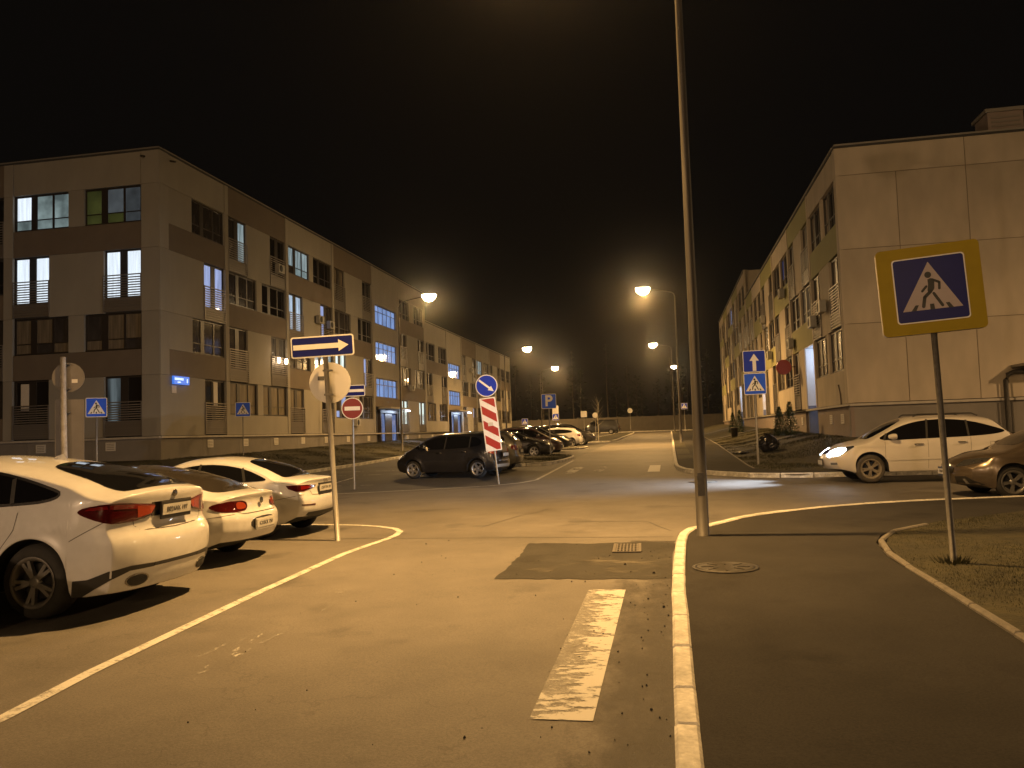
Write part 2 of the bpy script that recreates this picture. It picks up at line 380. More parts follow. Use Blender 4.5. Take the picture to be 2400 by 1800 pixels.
def ngon_sheet(name, pts, dz, m, zf=zg, thick=0.0):
    mb = MB(); n = len(pts)
    top = [(x, y, zf(x, y)+dz) for x, y in pts]
    if thick:
        low = [(x, y, z-thick) for x, y, z in top]
        mb.add(top+low, [tuple(range(n))]+[(i, i+n, (i+1) % n+n, (i+1) % n) for i in range(n)])
    else: mb.add(top, [tuple(range(n))])
    return mb.build(name, m)
def hermite(tab):
    xs = np.array([p[0] for p in tab], float); ys = np.array([p[1] for p in tab], float)
    d = np.diff(ys)/np.diff(xs); mslope = np.zeros_like(ys)
    mslope[0], mslope[-1] = d[0], d[-1]
    for i in range(1, len(xs)-1):
        if d[i-1]*d[i] <= 0: mslope[i] = 0
        else:
            w1, w2 = 2*(xs[i+1]-xs[i])+(xs[i]-xs[i-1]), (xs[i+1]-xs[i])+2*(xs[i]-xs[i-1])
            mslope[i] = (w1+w2)/(w1/d[i-1]+w2/d[i])
    def f(x):
        if x <= xs[0]: return float(ys[0])
        if x >= xs[-1]: return float(ys[-1])
        i = int(np.searchsorted(xs, x)-1); h = xs[i+1]-xs[i]; t = (x-xs[i])/h
        return float((1+2*t)*(1-t)**2*ys[i]+t*(1-t)**2*h*mslope[i]+t*t*(3-2*t)*ys[i+1]+t*t*(t-1)*h*mslope[i+1])
    return f
def chaikin(p, n=2, closed=True):
    for _ in range(n):
        q = []
        for i in range(len(p) if closed else len(p)-1):
            a, b = Vector(p[i]), Vector(p[(i+1) % len(p)]); q += [tuple(a*.75+b*.25), tuple(a*.25+b*.75)]
        p = q
    return p
def resample(path, step):
    """points at an even step along a polyline"""
    out = [path[0]]; acc = 0.0
    for a, b in zip(path[:-1], path[1:]):
        l = math.hypot(b[0]-a[0], b[1]-a[1])
        if l == 0: continue
        t = step-acc
        while t <= l:
            out.append((a[0]+(b[0]-a[0])*t/l, a[1]+(b[1]-a[1])*t/l)); t += step
        acc = (acc+l) % step
    return out
def inpoly(x, y, P):
    r = False; n = len(P)
    for i in range(n):
        x1, y1 = P[i][:2]; x2, y2 = P[i-1][:2]
        if (y1 > y) != (y2 > y) and x < (x2-x1)*(y-y1)/(y2-y1)+x1: r = not r
    return r

# ------------------------------------------------------------------ ground, roads, pavements
def cdt_sheet(poly, step, zf, skirt=0.0):
    b = []
    for i in range(len(poly)):
        a, c = poly[i], poly[(i+1) % len(poly)]
        n = max(1, int(math.hypot(c[0]-a[0], c[1]-a[1])/step))
        b += [(a[0]+(c[0]-a[0])*k/n, a[1]+(c[1]-a[1])*k/n) for k in range(n)]
    nb = len(b); pts = list(b)
    xs = [p[0] for p in poly]; ys = [p[1] for p in poly]
    y = min(ys)+step*.5
    while y < max(ys):
        x = min(xs)+step*.5
        while x < max(xs):
            if inpoly(x, y, poly): pts.append((x+rnd.uniform(-.2, .2)*step, y+rnd.uniform(-.2, .2)*step))
            x += step
        y += step
    r = delaunay_2d_cdt([Vector(p) for p in pts], [(i, (i+1) % nb) for i in range(nb)], [], 1, 1e-5)
    vs = [(v.x, v.y, zf(v.x, v.y)) for v in r[0]]; fs = [tuple(f) for f in r[2]]
    fs = [f if (vs[f[1]][0]-vs[f[0]][0])*(vs[f[2]][1]-vs[f[0]][1])-(vs[f[1]][1]-vs[f[0]][1])*(vs[f[2]][0]-vs[f[0]][0]) > 0 else f[::-1] for f in fs]
    mb = MB(); mb.add(vs, fs, 0, True)
    if skirt:
        o = len(mb.v); q = [(x, y, zf(x, y)) for x, y in b]
        mb.add(q+[(x, y, z-skirt) for x, y, z in q], [(i, i+nb, (i+1) % nb+nb, (i+1) % nb) for i in range(nb)])
    return mb
gp = MB()
gy = [-60, 0, 60, 135, 200, 320]
gv = [(x, y, zg(x, y)-0.05) for y in gy for x in (-220, 0, 220)]
gp.add(gv, [(r*3+c, r*3+c+1, r*3+c+4, r*3+c+3) for r in range(5) for c in range(2)])
struct(gp.build('ground', 'soil'))

KN = [(-0.04, -25), (-0.04, 8.6), (-0.02, 9.8), (0.03, 11.6), (0.08, 12.5), (0.20, 13.05), (0.55, 13.5), (1.1, 14.5), (1.66, 15.09), (2.49, 15.78), (3.34, 16.3), (4.57, 16.8), (6.67, 17.3), (11, 17.8), (45, 19.5)]
KF = [(45, 26.0), (12, 25.1), (4.9, 24.75), (3.6, 24.7), (2.35, 25.2), (1.18, 26.7), (0.42, 28.3), (0.18, 30.2), (0.15, 32.2), (0.15, 39), (0.2, 55), (0.3, 112)]
road_poly = [(-16.0, -25)]+KN+KF+[(0.3, 114), (45, 114), (45, 121), (-60, 121), (-60, 114), (-18.4, 114), (-17.3, 60), (-15.5, 40), (-15.5, 30)]
road = struct(ngon_sheet('road', [(x+(0.03 if x > -1 else 0), y) for x, y in road_poly], 0.0, 'asphalt_road'))
# darker asphalt of the parking bays beyond the second line
lot = struct(ngon_sheet('parking_lot', [(-15.4, 22.0), (-9.3, 22.2), (-6.6, 23.5), (-5.1, 24.5), (-4.5, 26.3), (-4.55, 31), (-4.7, 40), (-4.75, 70), (-4.6, 112), (-18, 112), (-16.9, 60), (-15.4, 40)], 0.004, 'asphalt_lot'))

# repaired patch of asphalt round the storm drain
_pp = [(-2.12, 9.62), (-1.4, 9.60), (-0.35, 9.62), (-0.04, 9.66), (-0.02, 11.4), (0.04, 12.3), (-0.4, 12.55), (-1.2, 12.33), (-1.8, 12.4), (-2.18, 12.42), (-2.12, 11.2)]
_q = resample(_pp+[_pp[0]], .11); _pp = [(x+rnd.uniform(-.018, .018), y+rnd.uniform(-.035, .035)) if x < -.1 else (x, y) for x, y in _q]
pt = ngon_sheet('asphalt_patch', _pp, 0.005, 'asphalt_patch'); worn_paint('dust', 0.20, color=(0.17, 0.15, 0.115), scale=3.0, stretch=(.6, 1.5, 1), soft=.14)
du = ngon_sheet('dust', [(-2.0, 9.7), (-.1, 9.72), (-.06, 11.2), (-1.9, 11.1)], 0.0062, 'dust'); du.parent = road
pt.parent = road; pt['label'] = 'darker repaired asphalt round the storm drain'

def ribbon(path, w, dz, zf=zg):
    mb = MB(); n = len(path); vs = []
    for i, p in enumerate(path):
        a, b = path[max(i-1, 0)], path[min(i+1, n-1)]
        dx, dy = b[0]-a[0], b[1]-a[1]; l = math.hypot(dx, dy); nx, ny = -dy/l*w/2, dx/l*w/2
        for s in (1, -1):
            x, y = p[0]+nx*s, p[1]+ny*s; vs.append((x, y, zf(x, y)+dz))
    mb.add(vs, [(i*2, i*2+1, i*2+3, i*2+2) for i in range(n-1)])
    return mb
def marking(mb, m, lab=None, name='road_marking', loc=None):
    o = mb.build(name, m, road)
    if lab: o['label'] = lab
    return o
L1 = [(-4.36, 1.0), (-4.46, 4.8), (-4.58, 5.8), (-4.64, 6.9), (-4.74, 8.7), (-4.80, 10.5), (-4.83, 11.5), (-4.76, 12.4), (-4.70, 13.0), (-4.69, 13.45), (-4.78, 13.95), (-5.02, 14.35), (-5.45, 14.68), (-6.0, 14.92), (-6.8, 15.07), (-8.5, 15.2), (-11, 15.3)]
_l = []
for i in range(len(L1)-1):
    for k in range(4): _l.append((L1[i][0]+(L1[i+1][0]-L1[i][0])*k/4, L1[i][1]+(L1[i+1][1]-L1[i][1])*k/4))
marking(ribbon(_l+[L1[-1]], 0.115, 0.006), 'paint_line', 'solid white line curving round the parking bay')
L2 = [(-13.5, 20.6), (-9.34, 22.2), (-7.06, 23.1), (-5.4, 23.95), (-4.6, 24.9), (-4.28, 26.0), (-4.32, 28.5), (-4.4, 33), (-4.5, 38.5)]
_l = []
for i in range(len(L2)-1):
    for k in range(5): _l.append((L2[i][0]+(L2[i+1][0]-L2[i][0])*k/5, L2[i][1]+(L2[i+1][1]-L2[i][1])*k/5))
marking(ribbon(_l+[L2[-1]], 0.12, 0.010), 'paint_line')
def zebra_bar(x0, y0, y1, w, m, skew=0.0):
    cx, cy = x0, (y0+y1)/2
    z = zg(cx, cy)
    mb = MB(); h = (y1-y0)/2
    vs = [(-w/2-skew, -h, -S*h), (w/2-skew, -h, -S*h), (w/2+skew, h, S*h), (-w/2+skew, h, S*h)]
    mb.add(vs, [(0, 1, 2, 3)])
    return mb.build('zebra_bar', m, road, (cx, cy, z+0.007))
zebra_bar(-0.735, 5.1, 9.0, 0.40, 'paint_zebra_near', 0.0)
zf_ = zebra_bar(-0.735, 5.1, 9.0, 0.398, 'paint_zebra_film', 0.0); zf_.name = 'zebra_bar_film'; zf_.location.z -= .0015
gd_ = ribbon([(-.36, y) for y in range(1, 13)]+[(-.30, 12.6)], .66, .0045).build('gutter_dirt', 'gutter_dirt', road); gd_['label'] = 'dark dirt gathered along the kerb'
mat('tar', (0.03, 0.027, 0.024), 0.7)
for q in ([(-15, 13.1), (-9, 13.04), (-5, 13.1), (-2.5, 13.05), (.1, 13.0)], [(-1.9, 15.05), (-.45, 15.0), (-.25, 14.3), (.0, 13.6)], [(-3.4, 14.4), (-3.0, 16.2), (-2.7, 16.8), (-2.6, 17.4)]):
    ribbon(resample(q, .2), .022, .003).build('asphalt_seam', 'tar', road)
for xx, m in ((-1.62, 'paint_ghost2'), (-2.5, 'paint_ghost2'), (-3.75, 'paint_ghost')):
    if m == 'paint_ghost2' and m not in MATS: worn_paint('paint_ghost2', 0.02, scale=7)
    zebra_bar(xx, 5.1, 9.0, 0.40, m)
for xx, m in ((-3.6, 'paint_far'), (-2.62, 'paint_far2'), (-1.6, 'paint_ghost2'), (-0.58, 'paint_zf')):
    if m == 'paint_far2' and m not in MATS: worn_paint('paint_far2', 0.38)
    if m == 'paint_zf' and m not in MATS: worn_paint('paint_zf', 0.95)
    zebra_bar(xx, 28.9, 32.9, 0.42, m)
# parking bay strokes in the far lot
for yy in (25.4, 31.2, 34.0):
    marking(ribbon([(-14.6, yy-0.6), (-9.6, yy)], 0.10, 0.009), 'paint_far')
for xx in (-13.2, -11.0):
    marking(ribbon([(xx, 23.6), (xx-0.9, 29.5)], 0.11, 0.009), 'paint_far')

# pavements (raised 0.12)
pave_near = [(0.10, -25), (0.10, 8.7), (0.13, 9.8), (0.18, 11.6), (0.22, 12.4), (0.33, 12.95), (0.66, 13.4), (1.2, 14.38), (1.75, 14.97), (2.55, 15.65), (3.38, 16.16), (4.6, 16.66), (6.7, 17.15), (11, 17.65), (45, 19.35),
             (45, 17.2), (12, 15.9), (7.5, 15.2), (5.52, 14.38), (3.97, 13.44), (3.19, 12.77), (2.83, 12.15), (2.62, 11.5), (2.49, 10.4), (2.49, 8.0), (2.46, -25)]
struct(ngon_sheet('pavement', pave_near, 0.12, 'asphalt_pavement', thick=0.15))
pave_far = [(45, 26.15), (12, 25.25), (4.9, 24.9), (3.65, 24.85), (2.45, 25.32), (1.32, 26.8), (0.58, 28.35), (0.34, 30.2), (0.31, 32.2), (0.31, 39), (0.36, 55), (0.46, 112),
            (3.0, 112), (2.98, 78), (2.95, 52), (2.82, 44.7), (2.62, 29.5), (2.68, 27.6), (3.1, 26.4), (3.7, 26.0), (4.9, 26.3), (12, 26.7), (45, 27.6)]
struct(ngon_sheet('pavement', pave_far, 0.12, 'asphalt_pavement', thick=0.15))

# kerbs: bedding strip with single kerb stones on it
_KS = {}
def kerb_stone_mesh(l, w, h, m):
    k = (round(l, 2), w, h, m)
    if k not in _KS:
        _KS[k] = MB().box((0, 0, 0), (l, w, h), bev=0.018).mesh('kerb_stone', m)
    return _KS[k]
def kerb(path, inner, m='kerb_white', h=0.135, w=0.14, ymax=62, step=1.0, name='kerb', zf=zg, fine=None):
    """path = road-side edge; inner = +1 when the stones lie left of the path direction"""
    dense = resample(path, 0.08)
    off = []
    for i, p in enumerate(dense):
        a, b = dense[max(i-1, 0)], dense[min(i+1, len(dense)-1)]
        dx, dy = b[0]-a[0], b[1]-a[1]; l = math.hypot(dx, dy) or 1
        off.append((p[0]-dy/l*inner*w/2, p[1]+dx/l*inner*w/2))
    bed = struct(ribbon([p for p in off[::4]], w*0.96, h-0.03, zf).build(name, 'kerb_joint'))
    far = []
    i = 0; n = int(step/0.08)
    while i+n < len(off):
        nn = (n if rnd.random() < .7 else int(n*.72)) if not fine or not fine(*off[i]) else n//2
        a, b = off[i], off[i+nn]; i += nn
        cx, cy = (a[0]+b[0])/2, (a[1]+b[1])/2; l = math.hypot(b[0]-a[0], b[1]-a[1])
        za, zb = zf(*a), zf(*b)
        X = Vector((b[0]-a[0], b[1]-a[1], zb-za)).normalized(); Z = Vector((0, 0, 1)); Yv = Z.cross(X).normalized(); Z = X.cross(Yv)
        M = Matrix((X, Yv, Z)).transposed()
        if cy > ymax or cy < 1.5:
            far.append((Vector((cx, cy, (za+zb)/2+h/2-0.06)), M, l)); continue
        M2 = M @ Matrix.Rotation(R(rnd.uniform(-.5, .5)), 3, 'Z') @ Matrix.Rotation(R(rnd.uniform(-.5, .5)), 3, 'X')
        o = link('kerb_stone', kerb_stone_mesh(l-0.022 if l > .5 else l-0.014, w, h+0.12, m), bed,
                 (cx, cy, (za+zb)/2+h/2-0.06+rnd.uniform(-.004, .004)), M2.to_euler())
    if far:
        mb = MB()
        for c, M, l in far: mb.box(c, (l-0.01, w, h+0.12), M=M, bev=0.018)
        stuff(mb.build('kerb_stones', m, bed))
    return bed
kerb(KN, -1, fine=lambda x, y: 9.0 < y < 15.2 and x < 1.8)
kerb(KF, -1, fine=lambda x, y: 25 < y < 30 and x < 3)
KL = [(-15.55, 16), (-15.5, 30), (-15.5, 40), (-16.2, 49), (-17.3, 60), (-18.4, 113)]
kerb(KL, 1, ymax=50)
kerb([(-60, 121.1), (-20, 121.1), (5, 121.1), (45, 121.1)], 1, ymax=10, step=2.0)
# flush border stones of the near lawn
kerb([(2.46, 2), (2.49, 8.0), (2.49, 10.3), (2.62, 11.45), (2.83, 12.1), (3.19, 12.72), (3.75, 13.2)], -1, m='kerb_grey', h=0.155, w=0.075, step=0.96, name='lawn_border')
kerb([(2.64, 27.6), (2.62, 29.5), (2.82, 44.7), (2.95, 52), (2.98, 78)], -1, m='kerb_grey', h=0.14, w=0.07, step=1.0, ymax=45, name='lawn_border')

# kerbed grass islands of the car park
def island(poly, ymax, lab):
    poly = chaikin(poly, 2)
    kerb(list(poly)+[poly[0]], 1, ymax=ymax, step=0.8)
    inner = []
    cx = sum(p[0] for p in poly)/len(poly); cy = sum(p[1] for p in poly)/len(poly)
    for x, y in poly:
        l = math.hypot(x-cx, y-cy); inner.append((x+(cx-x)/l*0.14, y+(cy-y)/l*0.14))
    struct(cdt_sheet(inner, 0.8, lambda x, y: zg(x, y)+0.13).build('lawn', 'lawn_soil'))
    return inner
ISL = [island([(-9.6, 34.1), (-5.9, 34.3), (-5.0, 35.6), (-4.68, 38.5), (-4.7, 41.7), (-5.6, 42.6), (-9.6, 42.4)], 45, 'a'),
       island([(-7.8, 53.2), (-6.1, 53.4), (-5.4, 54.4), (-5.4, 55.8), (-6.2, 56.6), (-7.8, 56.7)], 40, 'b'),
       island([(-8.5, 69.3), (-5.2, 69.3), (-4.6, 70.2), (-4.5, 90), (-4.45, 112), (-5.0, 113), (-6.8, 112), (-7.6, 80)], 40, 'c')]

# lawns
lawn_l1 = [(-70, 16), (-15.64, 16), (-15.64, 40), (-16.34, 49), (-17.44, 60), (-18.5, 113), (XL+0.02, 113), (XL+0.02, YL+0.02), (-70, YL+0.02)]
lawn_r1 = [(2.57, 2), (2.58, 8.0), (2.58, 10.3), (2.72, 11.4), (2.92, 12.05), (3.25, 12.68), (3.97, 13.42), (5.52, 14.36), (7.5, 15.2), (12, 15.9), (30, 16.6), (30, 2)]
lawn_r2 = [(2.72, 27.6), (3.1, 26.45), (3.7, 26.05), (4.9, 26.35), (12, 26.75), (40, 27.5), (40, YR+0.02), (XR-0.02, YR+0.02), (XR-0.02, 112), (3.02, 112), (3.0, 78), (2.98, 52), (2.88, 44.7), (2.70, 29.5)]
LAWNS = [cdt_sheet(lawn_l1, 1.3, zlawn, 0.3).build('lawn', 'lawn_soil'), cdt_sheet(lawn_r1, 0.6, zlawn, 0.3).build('lawn', 'lawn_soil'), cdt_sheet(lawn_r2, 0.9, zlawn, 0.3).build('lawn', 'lawn_soil')]
for o in LAWNS: struct(o)
# grass squares between kerb and far pavement, with paved crossings
for k, (y0, y1) in enumerate(((35.2, 38.6), (40.0, 46.6), (48.0, 56.0), (57.2, 66), (67.4, 84), (86, 108))):
    struct(ngon_sheet('lawn', [(0.34, y0), (0.98, y0), (1.0, y1), (0.36, y1)], 0.126, 'lawn_soil'))
# paths from the pavement to the right-hand doors
for y0, y1 in ((42.2, 43.8), (62.7, 64.1), (81.8, 83.2)):
    ps = [(2.9, y0), (XR-0.05, y0+0.2), (XR-0.05, y1+0.2), (2.9, y1)]
    struct(cdt_sheet(ps, 0.5, lambda x, y: zlawn(x, y)+0.012).build('path', 'asphalt_lot'))
for y0, y1 in ((63.9, 68.2), (86.2, 90.8)):
    ps = [(XL+0.05, y0), (-17.6-(y0-60)*.02, y0), (-17.6-(y0-60)*.02, y1), (XL+0.05, y1)]
    struct(cdt_sheet(ps, 0.6, lambda x, y: zlawn(x, y)+0.012).build('path', 'asphalt_lot'))

def grass(name, lab, region, n, box, hmin, hmax, w, zf):
    x0, x1, y0, y1 = box; vs = []; fs = []; g = random.Random(hash(name+lab) % 1000 if False else len(lab)*31+n)
    while len(fs) < n:
        x, y = g.uniform(x0, x1), g.uniform(y0, y1)
        if not inpoly(x, y, region): continue
        t = math.sin(x*2.1+1.3*math.sin(y*1.7))+math.sin(y*1.3+x*.6)
        if g.random() > 0.55+0.3*t: continue
        z = zf(x, y); a = g.uniform(0, 6.283); h = g.uniform(hmin, hmax)*(0.8+.25*t); b = g.uniform(0.3, 1.0)*h
        c, s_ = math.cos(a)*w, math.sin(a)*w; o = len(vs)
        vs += [(x-c, y-s_, z-.01), (x+c, y+s_, z-.01), (x+math.cos(a+1.57)*b, y+math.sin(a+1.57)*b, z+h)]
        fs.append((o, o+1, o+2))
    mb = MB(); mb.add(vs, fs)
    return stuff(tag(mb.build(name, 'grass_blade'), lab, 'grass'))
grass('grass', 'short dry grass of the lawn round the yellow framed crossing sign', lawn_r1, 90000, (2.6, 11, 5.5, 15.6), 0.008, 0.030, 0.0035, zlawn)
grass('grass', 'mown grass in front of the cream and olive block', lawn_r2, 42000, (2.7, 13, 26.0, 62), 0.02, 0.07, 0.010, zlawn)
grass('grass', 'mown grass bank along the beige and brown block', lawn_l1, 48000, (-34, -15.7, 22, 75), 0.02, 0.08, 0.014, zlawn)
grass('grass', 'tufts of grass in the kerbed island under the parking sign', ISL[0], 6000, (-9.6, -4.6, 34, 42.6), 0.03, 0.11, 0.010, lambda x, y: zg(x, y)+0.13)

# storm drain, manhole, crumbs
dr = thing('storm_drain', 'rusty slotted storm drain grate set in the dark asphalt patch', 'drain', (-0.66, 11.88, zg(0, 11.88)+0.006), R(2))
fr = MB()
gw, gl = 0.40, 0.84
for sx in (-1, 1): fr.box((sx*(gw/2-.02), 0, 0.004), (0.04, gl, 0.02))
for sy in (-1, 1): fr.box((0, sy*(gl/2-.02), 0.004), (gw-.08, 0.04, 0.02))
fr.build('frame', 'grate_iron', dr)
MB().box((0, 0, -0.003), (gw-.06, gl-.06, 0.004)).build('pit', 'dark_slot', dr)
for r in range(1, 4): MB().box((0, -gl/2+gl*r/4, 0.003), (gw-.08, 0.045, 0.018)).build('cross_bar', 'grate_iron', dr)
bm_ = boxmesh((0.022, gl-.08, 0.016), 'grate_iron', name='bar')
for k in range(7): link('bar', bm_, dr, (-gw/2+0.055+k*(gw-.11)/6, 0, 0.002))
mh = thing('manhole_cover', 'round iron manhole cover sunk into the dark pavement', 'manhole', (0.57, 9.68, zg(0, 9.68)+0.123))
MB().lathe([(0.375, -0.004), (0.375, 0.006), (0.335, 0.008), (0.33, 0.0)], 36).build('rim', 'manhole_iron', mh)
lid = MB().lathe([(0.325, -0.002), (0.325, 0.006), (0.30, 0.009), (0.0001, 0.010)], 36).build('lid', 'manhole_iron', mh)
for k in range(8):
    a = k*math.pi/4; MB().box((0.2*math.cos(a), 0.2*math.sin(a), 0.012), (0.14, 0.02, 0.006), M=Matrix.Rotation(a, 3, 'Z')).build('rib', 'manhole_iron', lid)
mh2 = thing('manhole_cover', 'manhole cover in the side street shining in the headlight beam', 'manhole', (0.9, 23.9, zg(0, 23.9)+0.002))
MB().lathe([(0.40, 0), (0.40, 0.008), (0.36, 0.010)], 30).build('rim', 'manhole_iron', mh2)
MB().lathe([(0.35, 0.0), (0.35, 0.007), (0.0001, 0.011)], 30).build('lid', 'grate_iron', mh2)
g = random.Random(3); mb = MB()
for k in range(120):
    if k < 80: x, y = -0.06-abs(g.gauss(0, 0.55)), g.uniform(4.4, 12.6)
    else: x, y = g.uniform(-4.2, 0), g.uniform(4.6, 13)
    r = abs(g.gauss(0.003, 0.0035))+0.0035
    if k in (7, 19, 33): r = 0.024
    z = zg(x, y)+0.009; q = [Vector((g.uniform(.6, 1)*r*math.cos(a), g.uniform(.6, 1)*r*math.sin(a), 0)) for a in (0, 1.25, 2.5, 3.8, 5.0)]
    vs = [(x+v.x, y+v.y, z-.004) for v in q]+[(x+v.x*.6, y+v.y*.6, z+r*g.uniform(.5, .9)) for v in q]
    mb.add(vs, [(5, 6, 7, 8, 9)]+[(i, (i+1) % 5, (i+1) % 5+5, i+5) for i in range(5)])
stuff(tag(mb.build('asphalt_crumbs', 'crumb'), 'small dark crumbs of broken asphalt scattered along the white kerb', 'debris'))
# ------------------------------------------------------------------ apartment blocks
_WM = {}
def window_meshes(w, h, kind, fm):
    """frame mesh and list of pane rectangles; local x along the wall, -y outwards, z up, centred"""
    k = (round(w, 2), round(h, 2), kind, fm)
    if k in _WM: return _WM[k]
    fr = MB(); panes = []
    t = 0.065; d = 0.08
    fr.box((0, 0, h/2-t/2), (w, d, t)); fr.box((0, 0, -h/2+t/2), (w, d, t))
    fr.box((-w/2+t/2, 0, 0), (t, d, h-2*t)); fr.box((w/2-t/2, 0, 0), (t, d, h-2*t))
    if kind == 'W': cols = [(-.5, -.205), (-.11, .185), (.205, .5)]; tz = -h/2+h*0.30
    elif kind == 'F': cols = [(-.5, -.09), (.09, .5)]; tz = None
    else: cols = [(-.5, -.30), (-.30, -.10), (-.10, .10), (.10, .30), (.30, .5)]; tz = h/2-h*0.33
    xs = [(a*w, b*w) for a, b in cols]
    for i in range(len(xs)-1):
        a, b = xs[i][1], xs[i+1][0]; a, b = min(a, b)-.022, max(a, b)+.022
        fr.box(((a+b)/2, 0.004, 0), (b-a, d*.9, h-2*t))
    if tz is not None:
        for a, b in xs: fr.box(((a+b)/2, 0.008, tz), (b-a-.07, d*.8, 0.05))
    for a, b in xs: panes.append((max(a, -w/2+t)+.0, min(b, w/2-t)))
    pm = []
    for a, b in panes:
        if tz is not None:
            pm.append(((a+b)/2, (tz-h/2+t)/2, b-a, tz+h/2-t)); pm.append(((a+b)/2, (tz+h/2-t)/2, b-a, h/2-t-tz))
        else: pm.append(((a+b)/2, 0, b-a, h-2*t))
    _WM[k] = (fr.mesh('window', fm), pm); return _WM[k]
_PM = {}
def pane_mesh(w, h, m):
    k = (round(w, 2), round(h, 2), m)
    if k not in _PM: _PM[k] = MB().box((0, 0, 0), (w, 0.012, h)).mesh('pane', m)
    return _PM[k]
class Face:
    """wall plane: u runs along the wall, d outwards"""
    def __init__(s, root, origin, udir, ndir):
        s.root = root; s.o = Vector(origin)-root.location; s.u = Vector(udir); s.n = Vector(ndir)
        ang = math.atan2(-s.n.x, s.n.y)+math.pi           # rotate local -y onto n
        s.rot = (0, 0, ang); s.sgn = 1 if (Matrix.Rotation(ang, 3, 'Z') @ Vector((1, 0, 0))).dot(s.u) > 0 else -1
    def P(s, u, z, d=0.0): return s.o+s.u*u+s.n*d+Vector((0, 0, z))
    def panel(s, u0, u1, z0, z1, m, name='wall_panel', d=0.0, t=0.14, gap=0.012, parent=None):
        me = boxmesh((u1-u0-gap, t, z1-z0-gap), m, name=name)
        return link(name, me, parent or s.root, s.P((u0+u1)/2, (z0+z1)/2, d-t/2), s.rot)
    def window(s, u0, u1, z0, z1, kind, pm, fm='frame_dark', d=-0.10):
        w, h = u1-u0, z1-z0
        fme, panes = window_meshes(w, h, kind, fm)
        o = link('window', fme, s.root, s.P((u0+u1)/2, (z0+z1)/2, d-.04), s.rot)
        for i, (x, z, pw, ph) in enumerate(panes):
            m = pm[i % len(pm)] if isinstance(pm, (list, tuple)) else pm
            link('pane', pane_mesh(pw, ph, m), o, (x, 0.012, z))
        return o
    def railing(s, u0, u1, z0, z1, single, d=0.03):
        w, h = u1-u0, z1-z0
        k = ('rail', round(w, 2), round(h, 2))
        if k not in _BOX:
            mb = MB(); mb.box((0, 0, h/2-.025), (w, 0.06, 0.05))
            for sx in (-1, 1): mb.box((sx*(w/2-.025), 0, -.025), (0.05, 0.05, h-.05))
            mb.box((0, 0.085, -h/2+.35), (w-.02, 0.02, 0.68))
            _BOX[k] = mb.mesh('railing', 'rail_metal')
        o = link('railing', _BOX[k], s.root, s.P((u0+u1)/2, (z0+z1)/2, d), s.rot)
        n = 14; top = h/2-.16
        if single:
            me = boxmesh((w-.1, 0.03, 0.052), 'rail_metal', name='slat')
            for i in range(n): link('slat', me, o, (0, 0.0, -h/2+.04+(top+h/2-.04)*i/(n-1)))
        else:
            kk = ('slats', round(w, 2), round(h, 2))
            if kk not in _BOX:
                mb = MB()
                for i in range(n): mb.box((0, 0, -h/2+.04+(top+h/2-.04)*i/(n-1)), (w-.1, 0.03, 0.052))
                _BOX[kk] = mb.mesh('slats', 'rail_metal')
            stuff(link('slats', _BOX[kk], o))
        return o
    def ac(s, u, z, d=0.02):
        k = 'ac'
        if k not in _BOX:
            mb = MB(); mb.box((0, -.15, 0), (0.78, 0.28, 0.54), bev=.02)
            _BOX[k] = mb.mesh('air_conditioner', 'white_plastic')
            f = MB(); f.lathe([(0.0001, -.302), (0.2, -.302), (0.21, -.295)], 20, axis='Y', c=(-.1, 0, 0)); _BOX['acf'] = f.mesh('fan_grille', 'dark_slot')
        o = link('air_conditioner', _BOX[k], s.root, s.P(u, z, d), s.rot)
        link('fan_grille', _BOX['acf'], o); return o
WW, FW = 3.05, 1.95
DARKP = ['pane_dark', 'pane_dusk', 'pane_dark', 'pane_curtain', 'pane_dusk']
gd = random.Random(11)
def cell(F, u0, u1, z0, z1, typ, cols, lit=None, single=False, side=None, far=False):
    """one storey of one bay. typ W (wide windows over a coloured spandrel) or F (tall windows behind slatted rails)"""
    base, acc = cols; lit = lit or {}
    spots = ('a', 'b') if side is None else (side,)
    if typ == 'W':
        ww = min(WW, (u1-u0-.5)/2) if side is None else WW
        r = {'a': (u0+.03, u0+.03+ww), 'b': (u1-.03-ww, u1-.03)}
        zs = z1-1.80
        F.panel(u0, u1, z0, zs, acc)
        if side is None: F.panel(r['a'][1], r['b'][0], zs, z1, base)
        else: F.panel(u0, r['b'][0], zs, z1, base)
        for k in spots: F.window(r[k][0], r[k][1], zs+.02, z1-.02, 'W', lit.get(k, gd.choice(DARKP)))
    else:
        r = {'a': (u0+.03, u0+.03+FW), 'b': (u1-.03-FW, u1-.03)}
        if side is None: F.panel(r['a'][1]+.02, r['b'][0]-.02, z0, z1, base)
        else: F.panel(u0, r['b'][0]-.02, z0, z1, base)
        for k in spots:
            F.window(r[k][0], r[k][1], z1-2.33, z1-.02, 'F', lit.get(k, gd.choice(DARKP)))
            F.panel(r[k][0], r[k][1], z0, z1-2.35, 'rail_back', d=-0.10)
            F.railing(r[k][0]-.06, r[k][1]+.06, z0+.04, z1-1.22, single)
def header(F, u0, u1, z0, z1, m): F.panel(u0, u1, z0, z1, m)
def pilaster(F, u0, u1, zs, m):
    for a, b in zip(zs[:-1], zs[1:]): F.panel(u0, u1, a, b, m, d=0.03, name='pilaster')
